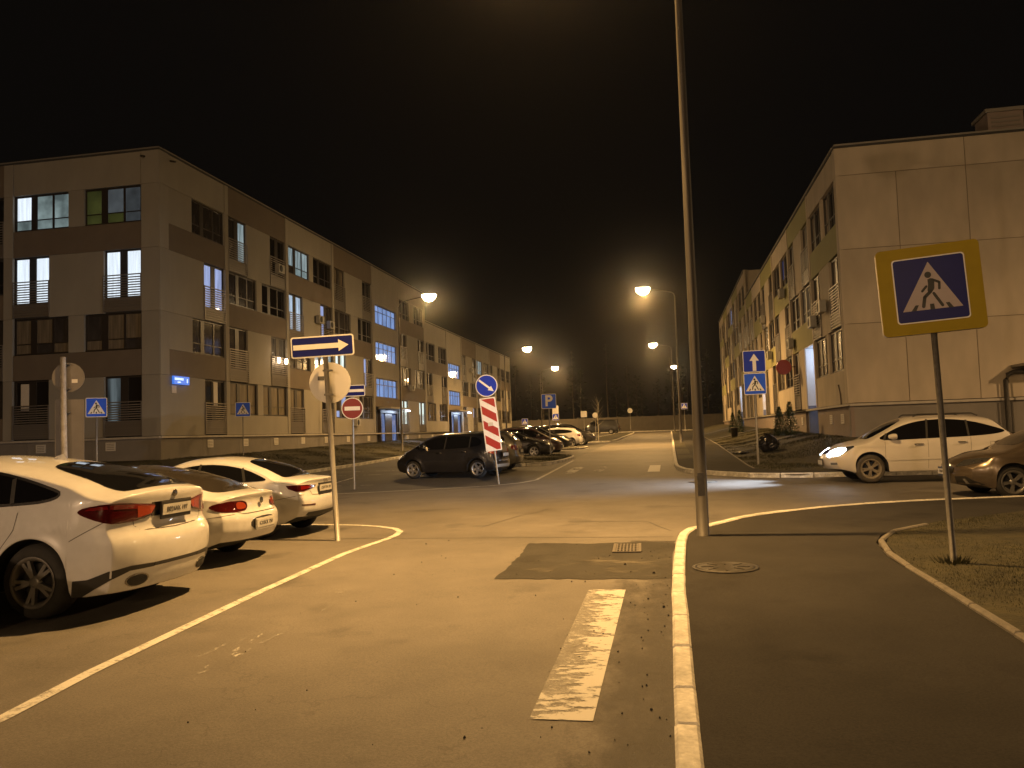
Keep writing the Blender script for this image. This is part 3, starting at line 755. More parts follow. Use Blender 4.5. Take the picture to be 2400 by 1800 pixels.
def plinth(F, u0, u1, z0, z1, m, step=3.6, vents=(), skip=()):
    u = u0
    while u < u1-.01:
        v = min(u+step, u1)
        if not any(a < (u+v)/2 < b for a, b in skip): F.panel(u, v, z0, z1-.10, m, name='plinth_panel', d=-.04)
        u = v
    segs = [(u0, u1)]
    for a, b in skip: segs = [q for (c, e) in segs for q in ((c, a), (b, e)) if q[1]-q[0] > .1]
    for a, b in segs:
        F.panel(a, b, z1-.12, z1-.01, 'ledge_metal', name='ledge', d=0.09, t=0.22)
    for u in vents:
        k = 'ventm'
        if k not in _BOX:
            _BOX[k] = MB().box((0, 0, 0), (0.52, 0.03, 0.40)).mesh('vent_grille', 'vent_white')
            mb = MB()
            for q in range(4): mb.box((0, -.016, -.12+q*.08), (0.40, 0.006, 0.025))
            _BOX['vents'] = mb.mesh('slots', 'vent_slot')
        o = link('vent_grille', _BOX[k], F.root, F.P(u, .76 if F.root.location.x < 0 else .92, -.02), F.rot)
        link('slots', _BOX['vents'], o)
def stair(F, u0, u1, zlist, ztop, cols, lit, zdoor):
    """stair bay: landing windows between storeys"""
    base, acc = cols; prev = zdoor
    w0, w1 = u0+.35, u1-.55
    for (a, b), l in zip(zlist, lit):
        F.panel(u0, u1, prev, a, acc if prev == zdoor else base); F.panel(u0, w0, a, b, base); F.panel(w1, u1, a, b, base)
        F.window(w0, w1, a+.02, b-.02, 'S', l, 'frame_dark'); prev = b
    F.panel(u0, u1, prev, ztop, base)
def door_light(root, p, power, rotz, out):
    k = 'doorlamp'
    if k not in _BOX:
        _BOX[k] = MB().box((0, 0, 0.04), (0.34, 0.22, 0.07), bev=.015).mesh('door_lamp', 'lamp_housing')
        _BOX['doorlens'] = MB().box((0, 0, 0), (0.30, 0.18, 0.03)).mesh('lens', 'lamp_lens_white')
    o = link('door_lamp', _BOX[k], root, p, (0, 0, rotz)); link('lens', _BOX['doorlens'], o, (0, 0, -.02))
    ld = bpy.data.lights.new('door_lamp_light', 'POINT'); ld.energy = power; ld.color = (0.62, 0.76, 1.0); ld.shadow_soft_size = 0.1
    link('door_lamp_light', ld, o, (0, 0, -.12)); return o

# ---- left block: beige with brown
LB = thing('apartment_building', 'long beige and brown panel apartment block with lit blue-white windows', 'building', (XL, YL, 1.1))
zL = [2.3, 5.2, 8.25, 11.3, 14.4]; roof4, roof3 = 16.08, 13.35
zz = [z-1.1 for z in zL]; r4, r3 = roof4-1.1, roof3-1.1
COLS = ('panel_beige', 'panel_brown')
FS = Face(LB, (XL, YL, 1.1), (-1, 0, 0), (0, -1, 0))       # south end wall, u runs away from the street
FE = Face(LB, (XL, YL, 1.1), (0, 1, 0), (1, 0, 0))         # street front, u runs along the street
YSTEP, YEND = 77.2-YL, 121.2-YL
MB().box((-10.2, YSTEP/2+.2, r4/2-.2), (19.8, YSTEP-.6, r4-.5)).build('core', 'core_dark', LB)
MB().box((-10.2, (YSTEP+YEND)/2, r3/2-.2), (19.8, YEND-YSTEP-.5, r3-.5)).build('core', 'core_dark', LB)
MB().box((-10, YSTEP/2, r4-.04), (20.1, YSTEP+.1, 0.08)).build('roof', 'roof_felt', LB)
MB().box((-10, (YSTEP+YEND)/2, r3-.04), (20.1, YEND-YSTEP, 0.08)).build('roof', 'roof_felt', LB)
# end wall
FS.panel(0.0, 0.95, zz[0], zz[1], 'panel_beige', name='pilaster', d=.02)
for a, b in ((1, 2), (2, 3), (3, 4)): FS.panel(0.0, 0.95, zz[a], zz[b], 'panel_beige', name='pilaster', d=.02)
FS.panel(0.0, 0.95, zz[4], r4, 'panel_beige', name='pilaster', d=.02)
B0, B1 = 0.97, 8.0
litS = {3: {'a': ['pane_green', 'pane_green', 'pane_green', 'pane_dimroom', 'pane_dimroom', 'pane_dimroom'], 'b': ['pane_room', 'pane_bright', 'pane_room', 'pane_room', 'pane_room', 'pane_room']},
        2: {'a': 'pane_bright', 'b': 'pane_bright'}, 1: {'a': ['pane_curtain', 'pane_dusk', 'pane_curtain'], 'b': ['pane_curtain', 'pane_curtain', 'pane_dusk']}, 0: {'a': ['pane_pale2', 'pane_dark'], 'b': 'pane_dark'}}
pane_mat('pane_pale2', (0.5, 0.62, 0.66), 0.10, 0.9, scale=0.5)
for k, typ in enumerate(('F', 'W', 'F', 'W')): cell(FS, B0, B1, zz[k], zz[k+1], typ, COLS, litS[k], True)
header(FS, B0, B1, zz[4], r4, 'panel_beige')
pilaster(FS, 8.02, 8.55, zz+[r4], 'panel_beige')
for k, typ in enumerate(('W', 'F', 'W', 'F')): cell(FS, 8.57, 15.6, zz[k], zz[k+1], typ, COLS)
header(FS, 8.57, 15.6, zz[4], r4, 'panel_brown')
plinth(FS, 0, 15.6, -.6, zz[0], 'plinth_grey', vents=(2.65, 6.45))
# street front
def y2u(y): return y-YL
bays = [(35.0, 40.05, 'odd1'), (40.45, 47.25, 'even'), (47.65, 54.45, 'odd'), (54.85, 62.45, 'even'), (62.85, 69.0, 'stair'), (69.4, 76.75, 'odd')]
bays3 = [(77.4, 84.9, 'odd'), (85.3, 91.2, 'stair'), (91.6, 98.7, 'even'), (99.1, 106.2, 'odd'), (106.6, 113.6, 'even'), (114.0, 120.9, 'odd')]
litE = {(0, 2): {'b': 'pane_blue'}, (1, 3): {'a': ['pane_dusk', 'pane_pale'], 'b': 'pane_dark'}, (1, 1): {'a': ['pane_dusk', 'pane_dusk'], 'b': 'pane_warm'},
        (2, 3): {'a': ['pane_dusk', 'pane_pale', 'pane_room', 'pane_pale', 'pane_room', 'pane_pale']}, (2, 2): {'a': 'pane_bright2', 'b': ['pane_blue', 'pane_dusk']}, (2, 1): {'b': 'pane_pale'}, (3, 1): {'a': 'pane_white', 'b': ['pane_blue', 'pane_dark']},
        (5, 0): {'a': ['pane_white', 'pane_white'], 'b': 'pane_white'}, (3, 0): {'a': ['pane_blue', 'pane_dusk', 'pane_dusk']}, (2, 0): {'a': 'pane_curtain'}, (5, 1): {'a': 'pane_curtain'}}
pane_mat('pane_bright2', (0.66, 0.82, 1.0), 0.62, 0.35)
def bay_types(kind, n):
    top = ['W', 'F', 'W', 'F'] if kind.startswith('odd') else ['F', 'W', 'F', 'W']     # from the top storey down
    return top[:n][::-1]
def street_bays(F, bays, zz, rtop, n, cols, lit, y2u, single_max, pil_m, doors, stair_lit=()):
    for bi, (a, b, kind) in enumerate(bays):
        u0, u1 = y2u(a), y2u(b)
        if kind == 'stair':
            zl = [(zz[k]-1.35+1.35*.02, zz[k]+.25) for k in range(1, n)]
            zl = [(z0, z0+1.62) for z0, _ in [(zz[k]+.02, 0) for k in range(1, n)]]
            stair(F, u0, u1, zl, rtop, cols, [stair_lit[(k) % len(stair_lit)] for k in range(len(zl))], zz[1]-.75)
        else:
            ts = bay_types(kind, n)
            for k in range(n):
                if k == 0 and doors and bi in doors:
                    ud = y2u(doors[bi][1]); t_ = ts[0]; z0_, z1_ = zz[0], zz[1]
                    if t_ == 'F':
                        F.panel(ud+.02, u1-.05-FW, z0_, z1_, cols[0]); F.window(u1-.03-FW, u1-.03, z1_-2.33, z1_-.02, 'F', 'pane_dusk'); F.panel(u1-.03-FW, u1-.03, z0_, z1_-2.35, 'rail_back', d=-.10); F.railing(u1-.09-FW, u1+.03, z0_+.04, z1_-1.22, True)
                    else:
                        F.panel(ud+.02, u1, z0_, z1_-1.8, cols[0]); F.window(u1-.03-WW, u1-.03, z1_-1.78, z1_-.02, 'W', 'pane_dusk')
                        if u1-.03-WW-ud > .1: F.panel(ud+.02, u1-.03-WW, z1_-1.8, z1_, cols[0])
                    continue
                cell(F, u0, u1, zz[k], zz[k+1], ts[k], cols if k else (cols[0], cols[0]), lit.get((bi, k)), bi <= single_max, side='b' if kind == 'odd1' else None)
            header(F, u0, u1, zz[n], rtop, cols[0] if ts[-1] == 'W' else cols[1])
            if ts[-1] == 'F':
                pass
        if bi+1 < len(bays): pilaster(F, u1+.02, y2u(bays[bi+1][0])-.02, zz[:n+1]+[rtop], pil_m)
FE.panel(0.0, 0.71, zz[0], zz[1], 'panel_beige', name='pilaster', d=.02)
pilaster(FE, 0.0, 0.71, zz[1:]+[r4], 'panel_beige')
street_bays(FE, bays, zz, r4, 4, COLS, litE, y2u, 2, 'panel_beige', None, ('pane_stair', 'pane_stair', 'pane_stair'))
pilaster(FE, y2u(76.77), y2u(77.38), zz[:4]+[r3], 'panel_beige')
FE.panel(y2u(76.77), y2u(77.2), r3, r4, 'panel_beige', name='pilaster', d=.03)
litE3 = {(0, 0): {'a': 'pane_curtain'}, (3, 2): {'a': 'pane_pale'}, (2, 0): {'b': ['pane_blue', 'pane_dusk']}}
street_bays(FE, bays3, zz[:4], r3, 3, COLS, litE3, y2u, -1, 'panel_beige', None, ('pane_stair', 'pane_stair'))
FE.panel(y2u(120.92), YEND, zz[0], r3, 'panel_beige', name='pilaster', d=.02)
# parapet caps
FS.panel(-.04, 15.6, r4, r4+.07, 'cap_metal', name='parapet_cap', d=.06, t=.4); FE.panel(.3, YSTEP, r4, r4+.07, 'cap_metal', name='parapet_cap', d=.06, t=.4)
FE.panel(YSTEP+.02, YEND, r3, r3+.07, 'cap_metal', name='parapet_cap', d=.06, t=.4)
MB().box((-7.8, YSTEP+.05, (r4+r3)/2+.0), (15.6, .14, r4-r3)).build('wall_panel', 'panel_beige', LB)
plinth(FE, 0.0, YEND, -.6, zz[0], 'plinth_grey', vents=[y2u(y) for y in (38.52, 42.12, 45.72, 49.42, 53.05, 57.03, 61.24, 71, 74.6, 79, 82.5, 93.5, 97)], skip=((y2u(63.7), y2u(68.6)), (y2u(86.0), y2u(90.9))))
# entrances
def entrance(F, ya, yb, zb, ztop, sgn):
    u0, u1 = ya, yb
    o = F.panel(u0, u1, zb, ztop, 'recess_blue', name='entrance', d=-.25, t=.1)
    M = lambda *a, **k: F.panel(*a, **k)
    q = F.panel(u0, u0+.18, zb, ztop, 'frame_dark', name='door_frame', d=.05, t=.3); M(u1-.18, u1, zb, ztop, 'frame_dark', name='door_frame', d=.05, t=.3)
    M(u0+.2, u1-.2, ztop-.25, ztop, 'frame_dark', name='door_frame', d=.05, t=.3)
    w = u1-u0
    M(u0+.3, u0+.3+w*.20, zb+.15, ztop-.35, 'door_glow', name='door_glass', d=-.05, t=.06)
    M(u1-.3-w*.22, u1-.3, zb+.15, ztop-.35, 'door_glow', name='door_glass', d=-.05, t=.06)
    M(u0+.4+w*.20, u1-.4-w*.22, zb+.02, ztop-.3, 'frame_dark', name='door', d=-.02, t=.08)
    M(u0-.5, u1+.6, ztop+.05, ztop+.2, 'cap_metal', name='canopy', d=1.15, t=1.1)
pane_mat('door_glow', (0.35, 0.5, 1.0), 0.30, 0.5)
for (ya, yb, zc) in ((63.9, 68.2, 1.45), (86.2, 90.6, 1.72)):
    entrance(FE, y2u(ya), y2u(yb), zc-1.1, zc-1.1+2.75, 1)
    door_light(LB, FE.P(y2u(yb)+.2, zc-1.1+2.72, .95), 110, 0, 1)
# street number plate, notices, camera, lanterns
ap = FE.panel(y2u(35.12), y2u(36.40), 3.68, 4.08, 'addr_blue', name='number_plate', d=.16, t=.10)
for (x, z, w, h) in ((-.22, .055, .72, .11), (-.22, -.10, .26, .07), (.46, -.01, .09, .20)):
    MB().box((x, -.055, z), (w, .006, h)).build('lettering', 'addr_white', ap)
FE.panel(y2u(35.14), y2u(35.52), 3.25, 3.62, 'notice_paper', name='notice', d=.03, t=.02)
FE.panel(y2u(38.95), y2u(39.35), 2.75, 4.0, 'notice_paper', name='notice', d=-.07, t=.01)
FS.panel(7.15, 7.62, 2.65, 3.95, 'notice_paper', name='notice', d=-.07, t=.01)
for F, u in ((FS, .75), (FE, .9)):
    MB().tube([F.P(u, r4-.35, 0), F.P(u, r4-.42, .3)], .05, 8).build('camera_bracket', 'frame_dark', LB)
for yy in (45.75, 46.72):
    o = MB().box((0, 0, .0), (0.05, .14, .30), bev=.01).build('wall_lamp', 'frame_dark', LB, FE.P(y2u(yy), 5.72, .10), FE.rot)
    MB().lathe([(0.03, -.16), (0.085, -.14), (0.095, .1), (0.05, .16)], 12, c=(0, -.13, -.02)).build('lantern', 'lantern_glass', o)
ld = bpy.data.lights.new('wall_lamp_light', 'POINT'); ld.energy = 26; ld.color = (1.0, .68, .38); ld.shadow_soft_size = .1
link('wall_lamp_light', ld, LB, FE.P(y2u(46.2), 5.7, .45))
for y, z in ((51.9, 9.0), (53.7, 8.85), (46.1, 11.4), (58.3, 2.0), (72.0, 5.3), (95.5, 8.6)): FE.ac(y2u(y), z, .06)

# ---- right block: cream with olive
RB = thing('apartment_building', 'cream panel apartment block with olive spandrels and blank end wall', 'building', (XR, YR, 1.1))
yR = [2.63, 5.82, 8.86, 11.9]; rr3, rr4 = 13.12-1.1, 15.65-1.1
zr = [z-1.1 for z in yR]; zr4 = zr+[zr[3]+3.0-.3]
CR = ('panel_cream', 'panel_olive')
RS = Face(RB, (XR, YR, 1.1), (1, 0, 0), (0, -1, 0)); RW = Face(RB, (XR, YR, 1.1), (0, 1, 0), (-1, 0, 0))
YS2, YE2 = 74.0-YR, 110-YR
DOORS = ((41.72, 44.3), (62.4, 64.6), (81.5, 83.8))
YU = lambda y: y-YR
MB().box((9.1, YS2/2+.2, rr3/2-.2), (14.0, YS2-.6, rr3-.5)).build('core', 'core_dark', RB)
MB().box((9.1, (YS2+YE2)/2+.2, rr4/2-.2), (14.0, YE2-YS2-.3, rr4-.5)).build('core', 'core_dark', RB)
_zt = zr[1]+.02
MB().box((1.2, YS2/2+.2, (_zt+rr3-.45)/2), (1.8, YS2-.6, rr3-.45-_zt)).build('core', 'core_dark', RB)
MB().box((1.2, (YS2+YE2)/2+.2, (_zt+rr4-.45)/2), (1.8, YE2-YS2-.3, rr4-.45-_zt)).build('core', 'core_dark', RB)
_y = .5
for _a, _b in DOORS+((110.3, 0),):
    MB().box((1.2, (_y+YU(_a)-.12)/2, _zt/2-.35), (1.8, YU(_a)-.12-_y, _zt+.7)).build('core', 'core_dark', RB); _y = YU(_b)+.12
MB().box((8, YS2/2, rr3-.04), (16.1, YS2+.1, .08)).build('roof', 'roof_felt', RB)
MB().box((8, (YS2+YE2)/2, rr4-.04), (16.1, YE2-YS2, .08)).build('roof', 'roof_felt', RB)
for k in range(4):
    z0, z1 = (zr[k], zr[k+1]) if k < 3 else (zr[3], rr3)
    us = [0, 2.27, 4.86, 7.3, 9.8, 12.3, 16] if k < 3 else [0, 4.86, 9.8, 16]
    for a, b in zip(us[:-1], us[1:]): RS.panel(a, b, z0, z1, 'panel_cream', gap=.03)
mat('joint_fill', (0.20, 0.17, 0.13), 0.9)
RS.panel(.02, 16, zr[0], rr3-.02, 'joint_fill', name='joint_sealant', d=-.022, t=.05)
RS.panel(-.04, 16, rr3, rr3+.08, 'cap_metal', name='parapet_cap', d=.07, t=.45)
RW.panel(.3, YS2, rr3, rr3+.08, 'cap_metal', name='parapet_cap', d=.07, t=.45)
RW.panel(YS2+.02, YE2, rr4, rr4+.08, 'cap_metal', name='parapet_cap', d=.07, t=.45)
plinth(RS, 0, 16, -.6, zr[0], 'plinth_grey', step=16)
YU = lambda y: y-YR
rb = [(34.95, 41.3, 'odd'), (41.65, 48.2, 'even'), (48.55, 55.1, 'odd'), (55.45, 62.0, 'even'), (62.35, 67.9, 'odd'), (68.25, 73.6, 'even')]
rb4 = [(74.4, 81.0, 'odd'), (81.4, 88.0, 'even'), (88.4, 95.0, 'odd'), (95.4, 102.0, 'even'), (102.4, 109.6, 'odd')]
litR = {(0, 0): {'a': 'pane_curtain', 'b': 'pane_curtain'}, (0, 2): {'a': 'pane_dusk', 'b': 'pane_dusk'}, (1, 1): {'a': 'pane_warm', 'b': 'pane_dusk'}, (2, 0): {'a': 'pane_dusk', 'b': 'pane_curtain'}, (2, 2): {'a': ['pane_dusk', 'pane_blue3', 'pane_dusk'], 'b': 'pane_dusk'}}
pane_mat('pane_blue3', (0.1, 0.16, 0.5), 0.10, 0.5)
street_bays(RW, rb, zr, rr3, 3, CR, litR, YU, 1, 'panel_cream', {1: DOORS[0], 4: DOORS[1]})
litR4 = {(2, 3): {'a': 'pane_blue'}, (1, 2): {'b': 'pane_dusk'}, (2, 1): {'a': 'pane_pale2'}}
street_bays(RW, rb4, zr4, rr4, 4, CR, litR4, YU, -1, 'panel_cream', {1: DOORS[2]})
pilaster(RW, 0.0, .47, zr+[rr3], 'panel_cream')
pilaster(RW, YU(73.62), YU(74.38), zr4+[rr4], 'panel_cream')
RW.panel(YU(109.62), YE2, zr[0], rr4, 'panel_cream', name='pilaster')
MB().box((8, YS2+.05, (rr4+rr3)/2), (16, .14, rr4-rr3)).build('wall_panel', 'panel_cream', RB)
# white door recesses cut into the front, lit from inside, with a blue-grey foot
for k, (ya, yb) in enumerate(DOORS):
    z0, z1, D = S*(ya-34)+.05, zr[1]-.06, 1.5
    def wall(cx, cy, sx, sy, za, zb, m, nm): return MB().box((cx, cy, (za+zb)/2), (sx, sy, zb-za)).build(nm, m, RB)
    for (cy, nm) in ((YU(yb)+.05, 'recess_wall'), (YU(ya)-.05, 'recess_wall')):
        wall(D/2+.02, cy, D-.04, .1, z0+1.55, z1, 'recess_white', nm); wall(D/2+.02, cy, D-.04, .1, z0-.4, z0+1.54, 'recess_blue', nm)
    wall(D+.06, YU((ya+yb)/2), .1, yb-ya, z0-.4, z1, 'recess_white', 'recess_wall')
    wall(D-.02, YU((ya+yb)/2), .06, 1.3, z0, z0+2.2, 'frame_dark', 'door')
    wall(D/2, YU((ya+yb)/2), D, yb-ya, z1, z1+.05, 'recess_white', 'recess_ceiling')
    wall(D/2, YU((ya+yb)/2), D, yb-ya, z0-.4, z0, 'plinth_grey', 'doorstep')
    door_light(RB, (D*.55, YU((ya+yb)/2), z1-.10), (70, 60, 60)[k], math.pi/2, -1)
plinth(RW, 0.0, YE2, -.6, zr[0], 'plinth_mauve', vents=[YU(y) for y in (36.0, 38.4, 46.3, 48.8, 51.2, 53.6, 56, 58.4)], skip=[(YU(a), YU(b)) for a, b in DOORS])
for y, z in ((37.9, 5.95), (40.4, 5.6), (47.6, 5.3), (50.1, 8.55), (57.2, 5.5), (60.0, 8.3), (66.0, 5.4)): RW.ac(YU(y), z, .08)
# blade sign disc, drain pipe at the end wall, roof vent
rd = MB().tube([RW.P(YU(47.0), 3.95, .1), RW.P(YU(47.0), 3.95, .55)], .03, 8).build('shop_sign', 'frame_dark', RB)
MB().lathe([(0.0001, -.05), (0.40, -.05), (0.42, 0), (0.40, .05), (0.0001, .05)], 28, axis='Y', smooth=False).build('disc', 'red_disc', rd, RW.P(YU(47.0), 3.95, .72))
MB().tube([RS.P(5.72, -.5, .12), RS.P(5.72, 2.2, .12), RS.P(5.80, 2.42, .12), RS.P(6.0, 2.5, .12), RS.P(9.5, 2.52, .12)], .085, 12).build('pipe', 'galv_dark', RB)
MB().box((0, 0, 0), (4.0, 1.3, .10)).build('canopy', 'cap_metal', RB, RS.P(7.95, 2.72, .7))
for u in (6.15, 6.6, 7.2): MB().tube([RS.P(u, -.3, 1.2), RS.P(u, 2.66, 1.2)], .035, 8).build('canopy_post', 'galv_dark', RB)
rv = MB().box((0, 0, .40), (1.3, 1.3, .95), bev=.02).build('roof_vent', 'plinth_mauve', RB, (6.5, .85, rr3))
MB().box((0, 0, .92), (1.5, 1.5, .14)).build('cover', 'cap_metal', rv)
for k in range(4): MB().box((0, -.67, .12+k*.17), (1.05, .03, .07)).build('louvre', 'vent_slot', rv)
MB().tube([RW.P(YU(36.2), 2.35, .03), RW.P(YU(35.9), 1.95, .03), RW.P(YU(35.85), 1.5, .03)], .03, 6).build('crack_seal', 'panel_brown', RB)
# ------------------------------------------------------------------ street lamps
def street_lamp(x, y, zb, h, side, label, arm=2.2, power=1.0, r0=0.09, r1=0.045, spread=700.0, col=LAMP_COL, focus=0.0):
    t = thing('street_lamp', label, 'street lamp', (x, y, zb), 0, 'street lamps along the road')
    MB().tube([(0, 0, -.2), (0, 0, 1.4), (0, 0, 1.45), (0, 0, h*.5), (0, 0, h)], [r0, r0, r0*.9, r0*.72, r1], 12, smooth=True).build('pole', 'galv_pole', t)
    MB().box((0, -r0*.95, .75), (.10, .03, .34)).build('service_door', 'galv_dark', t)
    pts = [(0, 0, h-.05), (side*.06, 0, h+.18), (side*.22, 0, h+.30), (side*.6, 0, h+.40), (side*arm*.95, 0, h+.66)]
    MB().tube(pts, .032, 8).build('arm', 'galv_pole', t)
    ax, az = side*arm, h+.70
    hd = MB()
    hd.add([(-.14, -.12, 0), (.14, -.12, 0), (.14, .12, 0), (-.14, .12, 0)], [])
    hd = MB(); L_ = .62
    prof = [(-.58, .06, .05), (-.44, .22, .12), (.0, .32, .16), (.40, .28, .12), (.54, .14, .05)]
    vs = []; n = 8
    for (u, w, hh) in prof:
        for k in range(n):
            a = math.pi*k/(n-1); vs.append((side*u+ax, w*math.cos(a), az+hh*math.sin(a)))
    hd.add(vs, [(i*n+k, i*n+k+1, (i+1)*n+k+1, (i+1)*n+k) for i in range(len(prof)-1) for k in range(n-1)], 0, True)
    hd.add([(side*u+ax, s_*w, az-.0) for (u, w, hh) in prof for s_ in (1, -1)], [(2*i, 2*i+1, 2*i+3, 2*i+2) for i in range(len(prof)-1)])
    hd.build('housing', 'lamp_housing', t)
    ln = MB(); m_ = 7; vs = []  # bowl oversized, its bright shape stands in for lamp glare
    for i in range(m_):
        u = -.46+.92*i/(m_-1); e = math.sqrt(max(0, 1-((i-(m_-1)/2)/((m_-1)/2+.25))**2))
        for k in range(9):
            a = math.pi*k/8; vs.append((side*u+ax, .30*e*math.cos(a), az-.004-.46*e*math.sin(a)))
    ln.add(vs, [(i*9+k, i*9+k+1, (i+1)*9+k+1, (i+1)*9+k) for i in range(m_-1) for k in range(8)], 0, True)
    ln.build('lens', 'lamp_lens', t)
    ld = bpy.data.lights.new('lamp_light', 'SPOT'); ld.energy = LAMP_W*power; ld.color = col; ld.shadow_soft_size = .16
    ld.spot_size = R(179); ld.spot_blend = 0.55
    link('lamp_light', ld, t, (ax, 0, az-.58), (0, R(-8)*side, 0))
    if focus:
        ld = bpy.data.lights.new('reflector_light', 'SPOT'); ld.energy = LAMP_W*focus; ld.color = col; ld.shadow_soft_size = .16; ld.spot_size = R(94); ld.spot_blend = 1.0
        link('reflector_light', ld, t, (ax, 0, az-.58), (0, R(-8)*side, 0))
    ld = bpy.data.lights.new('bowl_light', 'POINT'); ld.energy = spread; ld.color = col; ld.shadow_soft_size = .2
    link('bowl_light', ld, t, (ax, 0, az-.60))
    return t
street_lamp(0.43, 12.29, zg(0, 12.3)+.12, 10.4, -1, 'tall galvanised lamp post at the corner of the pavement beside the storm drain', power=0.62, focus=1.25, spread=1500)
street_lamp(0.83, 57.8, zg(0, 57.8)+.12, 10.3, -1, 'lit street lamp in the grass strip beside the cream block', power=1.1, focus=1.1)
street_lamp(0.75, 101.5, zg(0, 101.5)+.12, 10.3, -1, 'lit street lamp at the far end of the road before the concrete fence', power=1.0)
street_lamp(-18.0, 53.35, zlawn(-18, 53.3)-.02, 10.0, 1, 'lit street lamp on the grass bank of the beige block', power=0.34, spread=350, focus=.8)
street_lamp(-17.6, 88.2, zlawn(-17.6, 88.2)-.1, 9.4, 1, 'lit street lamp behind the parked cars, second along the beige block', arm=2.6, power=0.8)
street_lamp(-18.0, 116.5, zg(0, 116.5)+.12, 9.0, 1, 'lit street lamp past the end of the beige block', power=0.8)
street_lamp(0.6, -33.0, zg(0, -33)+.12, 10.3, -1, 'street lamp of the pavement row before the worn zebra crossing', power=0.4, spread=9000, col=(1.0, .60, .27))
street_lamp(-18.0, -16.0, zg(0, -16)+.12, 10.0, 1, 'street lamp at the back of the car park near the dark saloon', power=0.10, spread=7800, col=(1.0, .62, .34))
sl_ = street_lamp(21.5, 16.6, zg(0, 16.6)+.12, 9.6, 1, 'street lamp of the side street past the bronze hatchback', power=0.58, spread=250, col=(1.0, .58, .24))
sl_.rotation_euler = (0, 0, R(92))
street_lamp(3.6, 148.0, 1.7, 10.6, -1, 'street lamp standing beyond the concrete fence', power=0.02, spread=60)

# ------------------------------------------------------------------ far fence and wood
fe = thing('concrete_fence', 'long grey concrete panel fence closing the far end of the road', 'fence', (0, 126.4, zg(0, 126.4)))
pm_ = MB(); pm_.box((0, 0, 1.15), (2.92, .10, 2.3)); pm_.box((0, -.055, 1.15), (2.5, .02, .12)); pm_ = pm_.mesh('fence_panel', 'fence_concrete')
po_ = boxmesh((.16, .2, 2.45), 'fence_concrete', name='fence_post')
for k in range(-16, 17):
    link('fence_panel', pm_, fe, (k*3.08, 0, 0)); link('fence_post', po_, fe, (k*3.08+1.54, 0, 1.22))
g = random.Random(5)
def wood():
    mb = MB()
    for k in range(46):
        x, y = g.uniform(-46, 46), g.uniform(131, 150); h = g.uniform(9, 15); z0 = 1.6
        mb.tube([(x, y, z0), (x+g.uniform(-.2, .2), y, z0+h*.5), (x, y, z0+h)], [.16, .11, .03], 6, mi=1)
        for q in range(150):
            t = g.uniform(.25, 1.0); rr = (1.02-t)*g.uniform(.6, 2.6)+.15; a = g.uniform(0, 6.28)
            p = Vector((x+rr*math.cos(a), y+rr*math.sin(a), z0+h*t)); s = g.uniform(.25, .6)
            d1 = Vector((g.uniform(-1, 1), g.uniform(-1, 1), g.uniform(-.5, .3))).normalized()*s; d2 = Vector((g.uniform(-1, 1), g.uniform(-1, 1), g.uniform(-.6, .2))).normalized()*s
            mb.add([p, p+d1, p+d2], [(0, 1, 2)])
    return stuff(tag(mb.build('wood', ['pine_leaf', 'bark']), 'dark wood behind the concrete fence, barely visible in the night', 'trees'))
wood()
def thuja(x, y, h, lab, grp=None):
    z = zlawn(x, y); t = thing('thuja', lab, 'shrub', (x, y, z), 0, grp)
    MB().tube([(0, 0, -.05), (0, 0, h*.7)], [.03, .012], 6).build('trunk', 'bark', t)
    gg = random.Random(int(x*100)); mb = MB()
    for k in range(1500):
        u = gg.random()**1.3; rr = h*.26*(1-u)**.75*(0.55+.45*gg.random())+.02; a = gg.uniform(0, 6.283); zz_ = .06+u*(h-.06)
        rr *= 1+.18*math.sin(a*3+zz_*5)
        p = Vector((rr*math.cos(a), rr*math.sin(a), zz_)); s = gg.uniform(.05, .11)
        o = Vector((math.cos(a), math.sin(a), .9)).normalized()*s; w_ = Vector((-math.sin(a), math.cos(a), gg.uniform(-.3, .3)))*s*.35
        mb.add([p-w_, p+w_, p+o], [(0, 1, 2)])
    mb.build('crown', 'thuja_leaf', t)
thuja(5.75, 44.6, 1.55, 'small dark cone-shaped thuja beside the door of the cream block, left of a taller one')
thuja(6.05, 43.0, 1.72, 'taller dark cone-shaped thuja close to the lit door recess of the cream block')
thuja(5.3, 63.5, 1.7, 'dark thuja further along the cream block behind the litter bin')
thuja(5.0, 66.2, 1.6, 'dark thuja on the lawn of the cream block, furthest from the lit door recess')
# litter bin and rubbish bag
lb = thing('litter_bin', 'black litter bin on the lawn in front of the far thujas', 'bin', (4.5, 58.6, zlawn(4.5, 58.6)))
MB().lathe([(.0001, .0), (.20, .0), (.27, .62), (.29, .66), (.26, .66), (.2, .2), (.0001, .2)], 16).build('bin_body', 'bag_black', lb)
MB().lathe([(.28, .63), (.30, .66), (.28, .69)], 16).build('rim', 'galv_dark', lb)
bx, by = 4.12, 35.9
bag = MB(); gg = random.Random(8); n = 20; vs = []
for i in range(13):
    ph = i/12
    for k in range(n):
        a = 2*math.pi*k/n
        r = .40*math.sin(math.pi*min(1, ph*.78+.16))*(1+.12*math.sin(a*5+ph*6)+.08*math.sin(a*9-ph*9)+gg.uniform(-.06, .06)) if i < 11 else (.10 if i == 11 else .15*(1+.4*math.sin(a*4)))
        vs.append((r*1.05*math.cos(a), r*.9*math.sin(a), ph*.80+gg.uniform(-.012, .012)))
bag.add(vs, [(i*n+k, i*n+(k+1) % n, (i+1)*n+(k+1) % n, (i+1)*n+k) for i in range(12) for k in range(n)]+[tuple(range(n-1, -1, -1))], 0, False)
tag(bag.build('rubbish_bag', 'bag_black', None, (bx, by, zlawn(bx, by)-.02)), 'full crumpled black rubbish bag on the lawn near the one-way sign', 'bag')
bg2 = MB(); vs = []
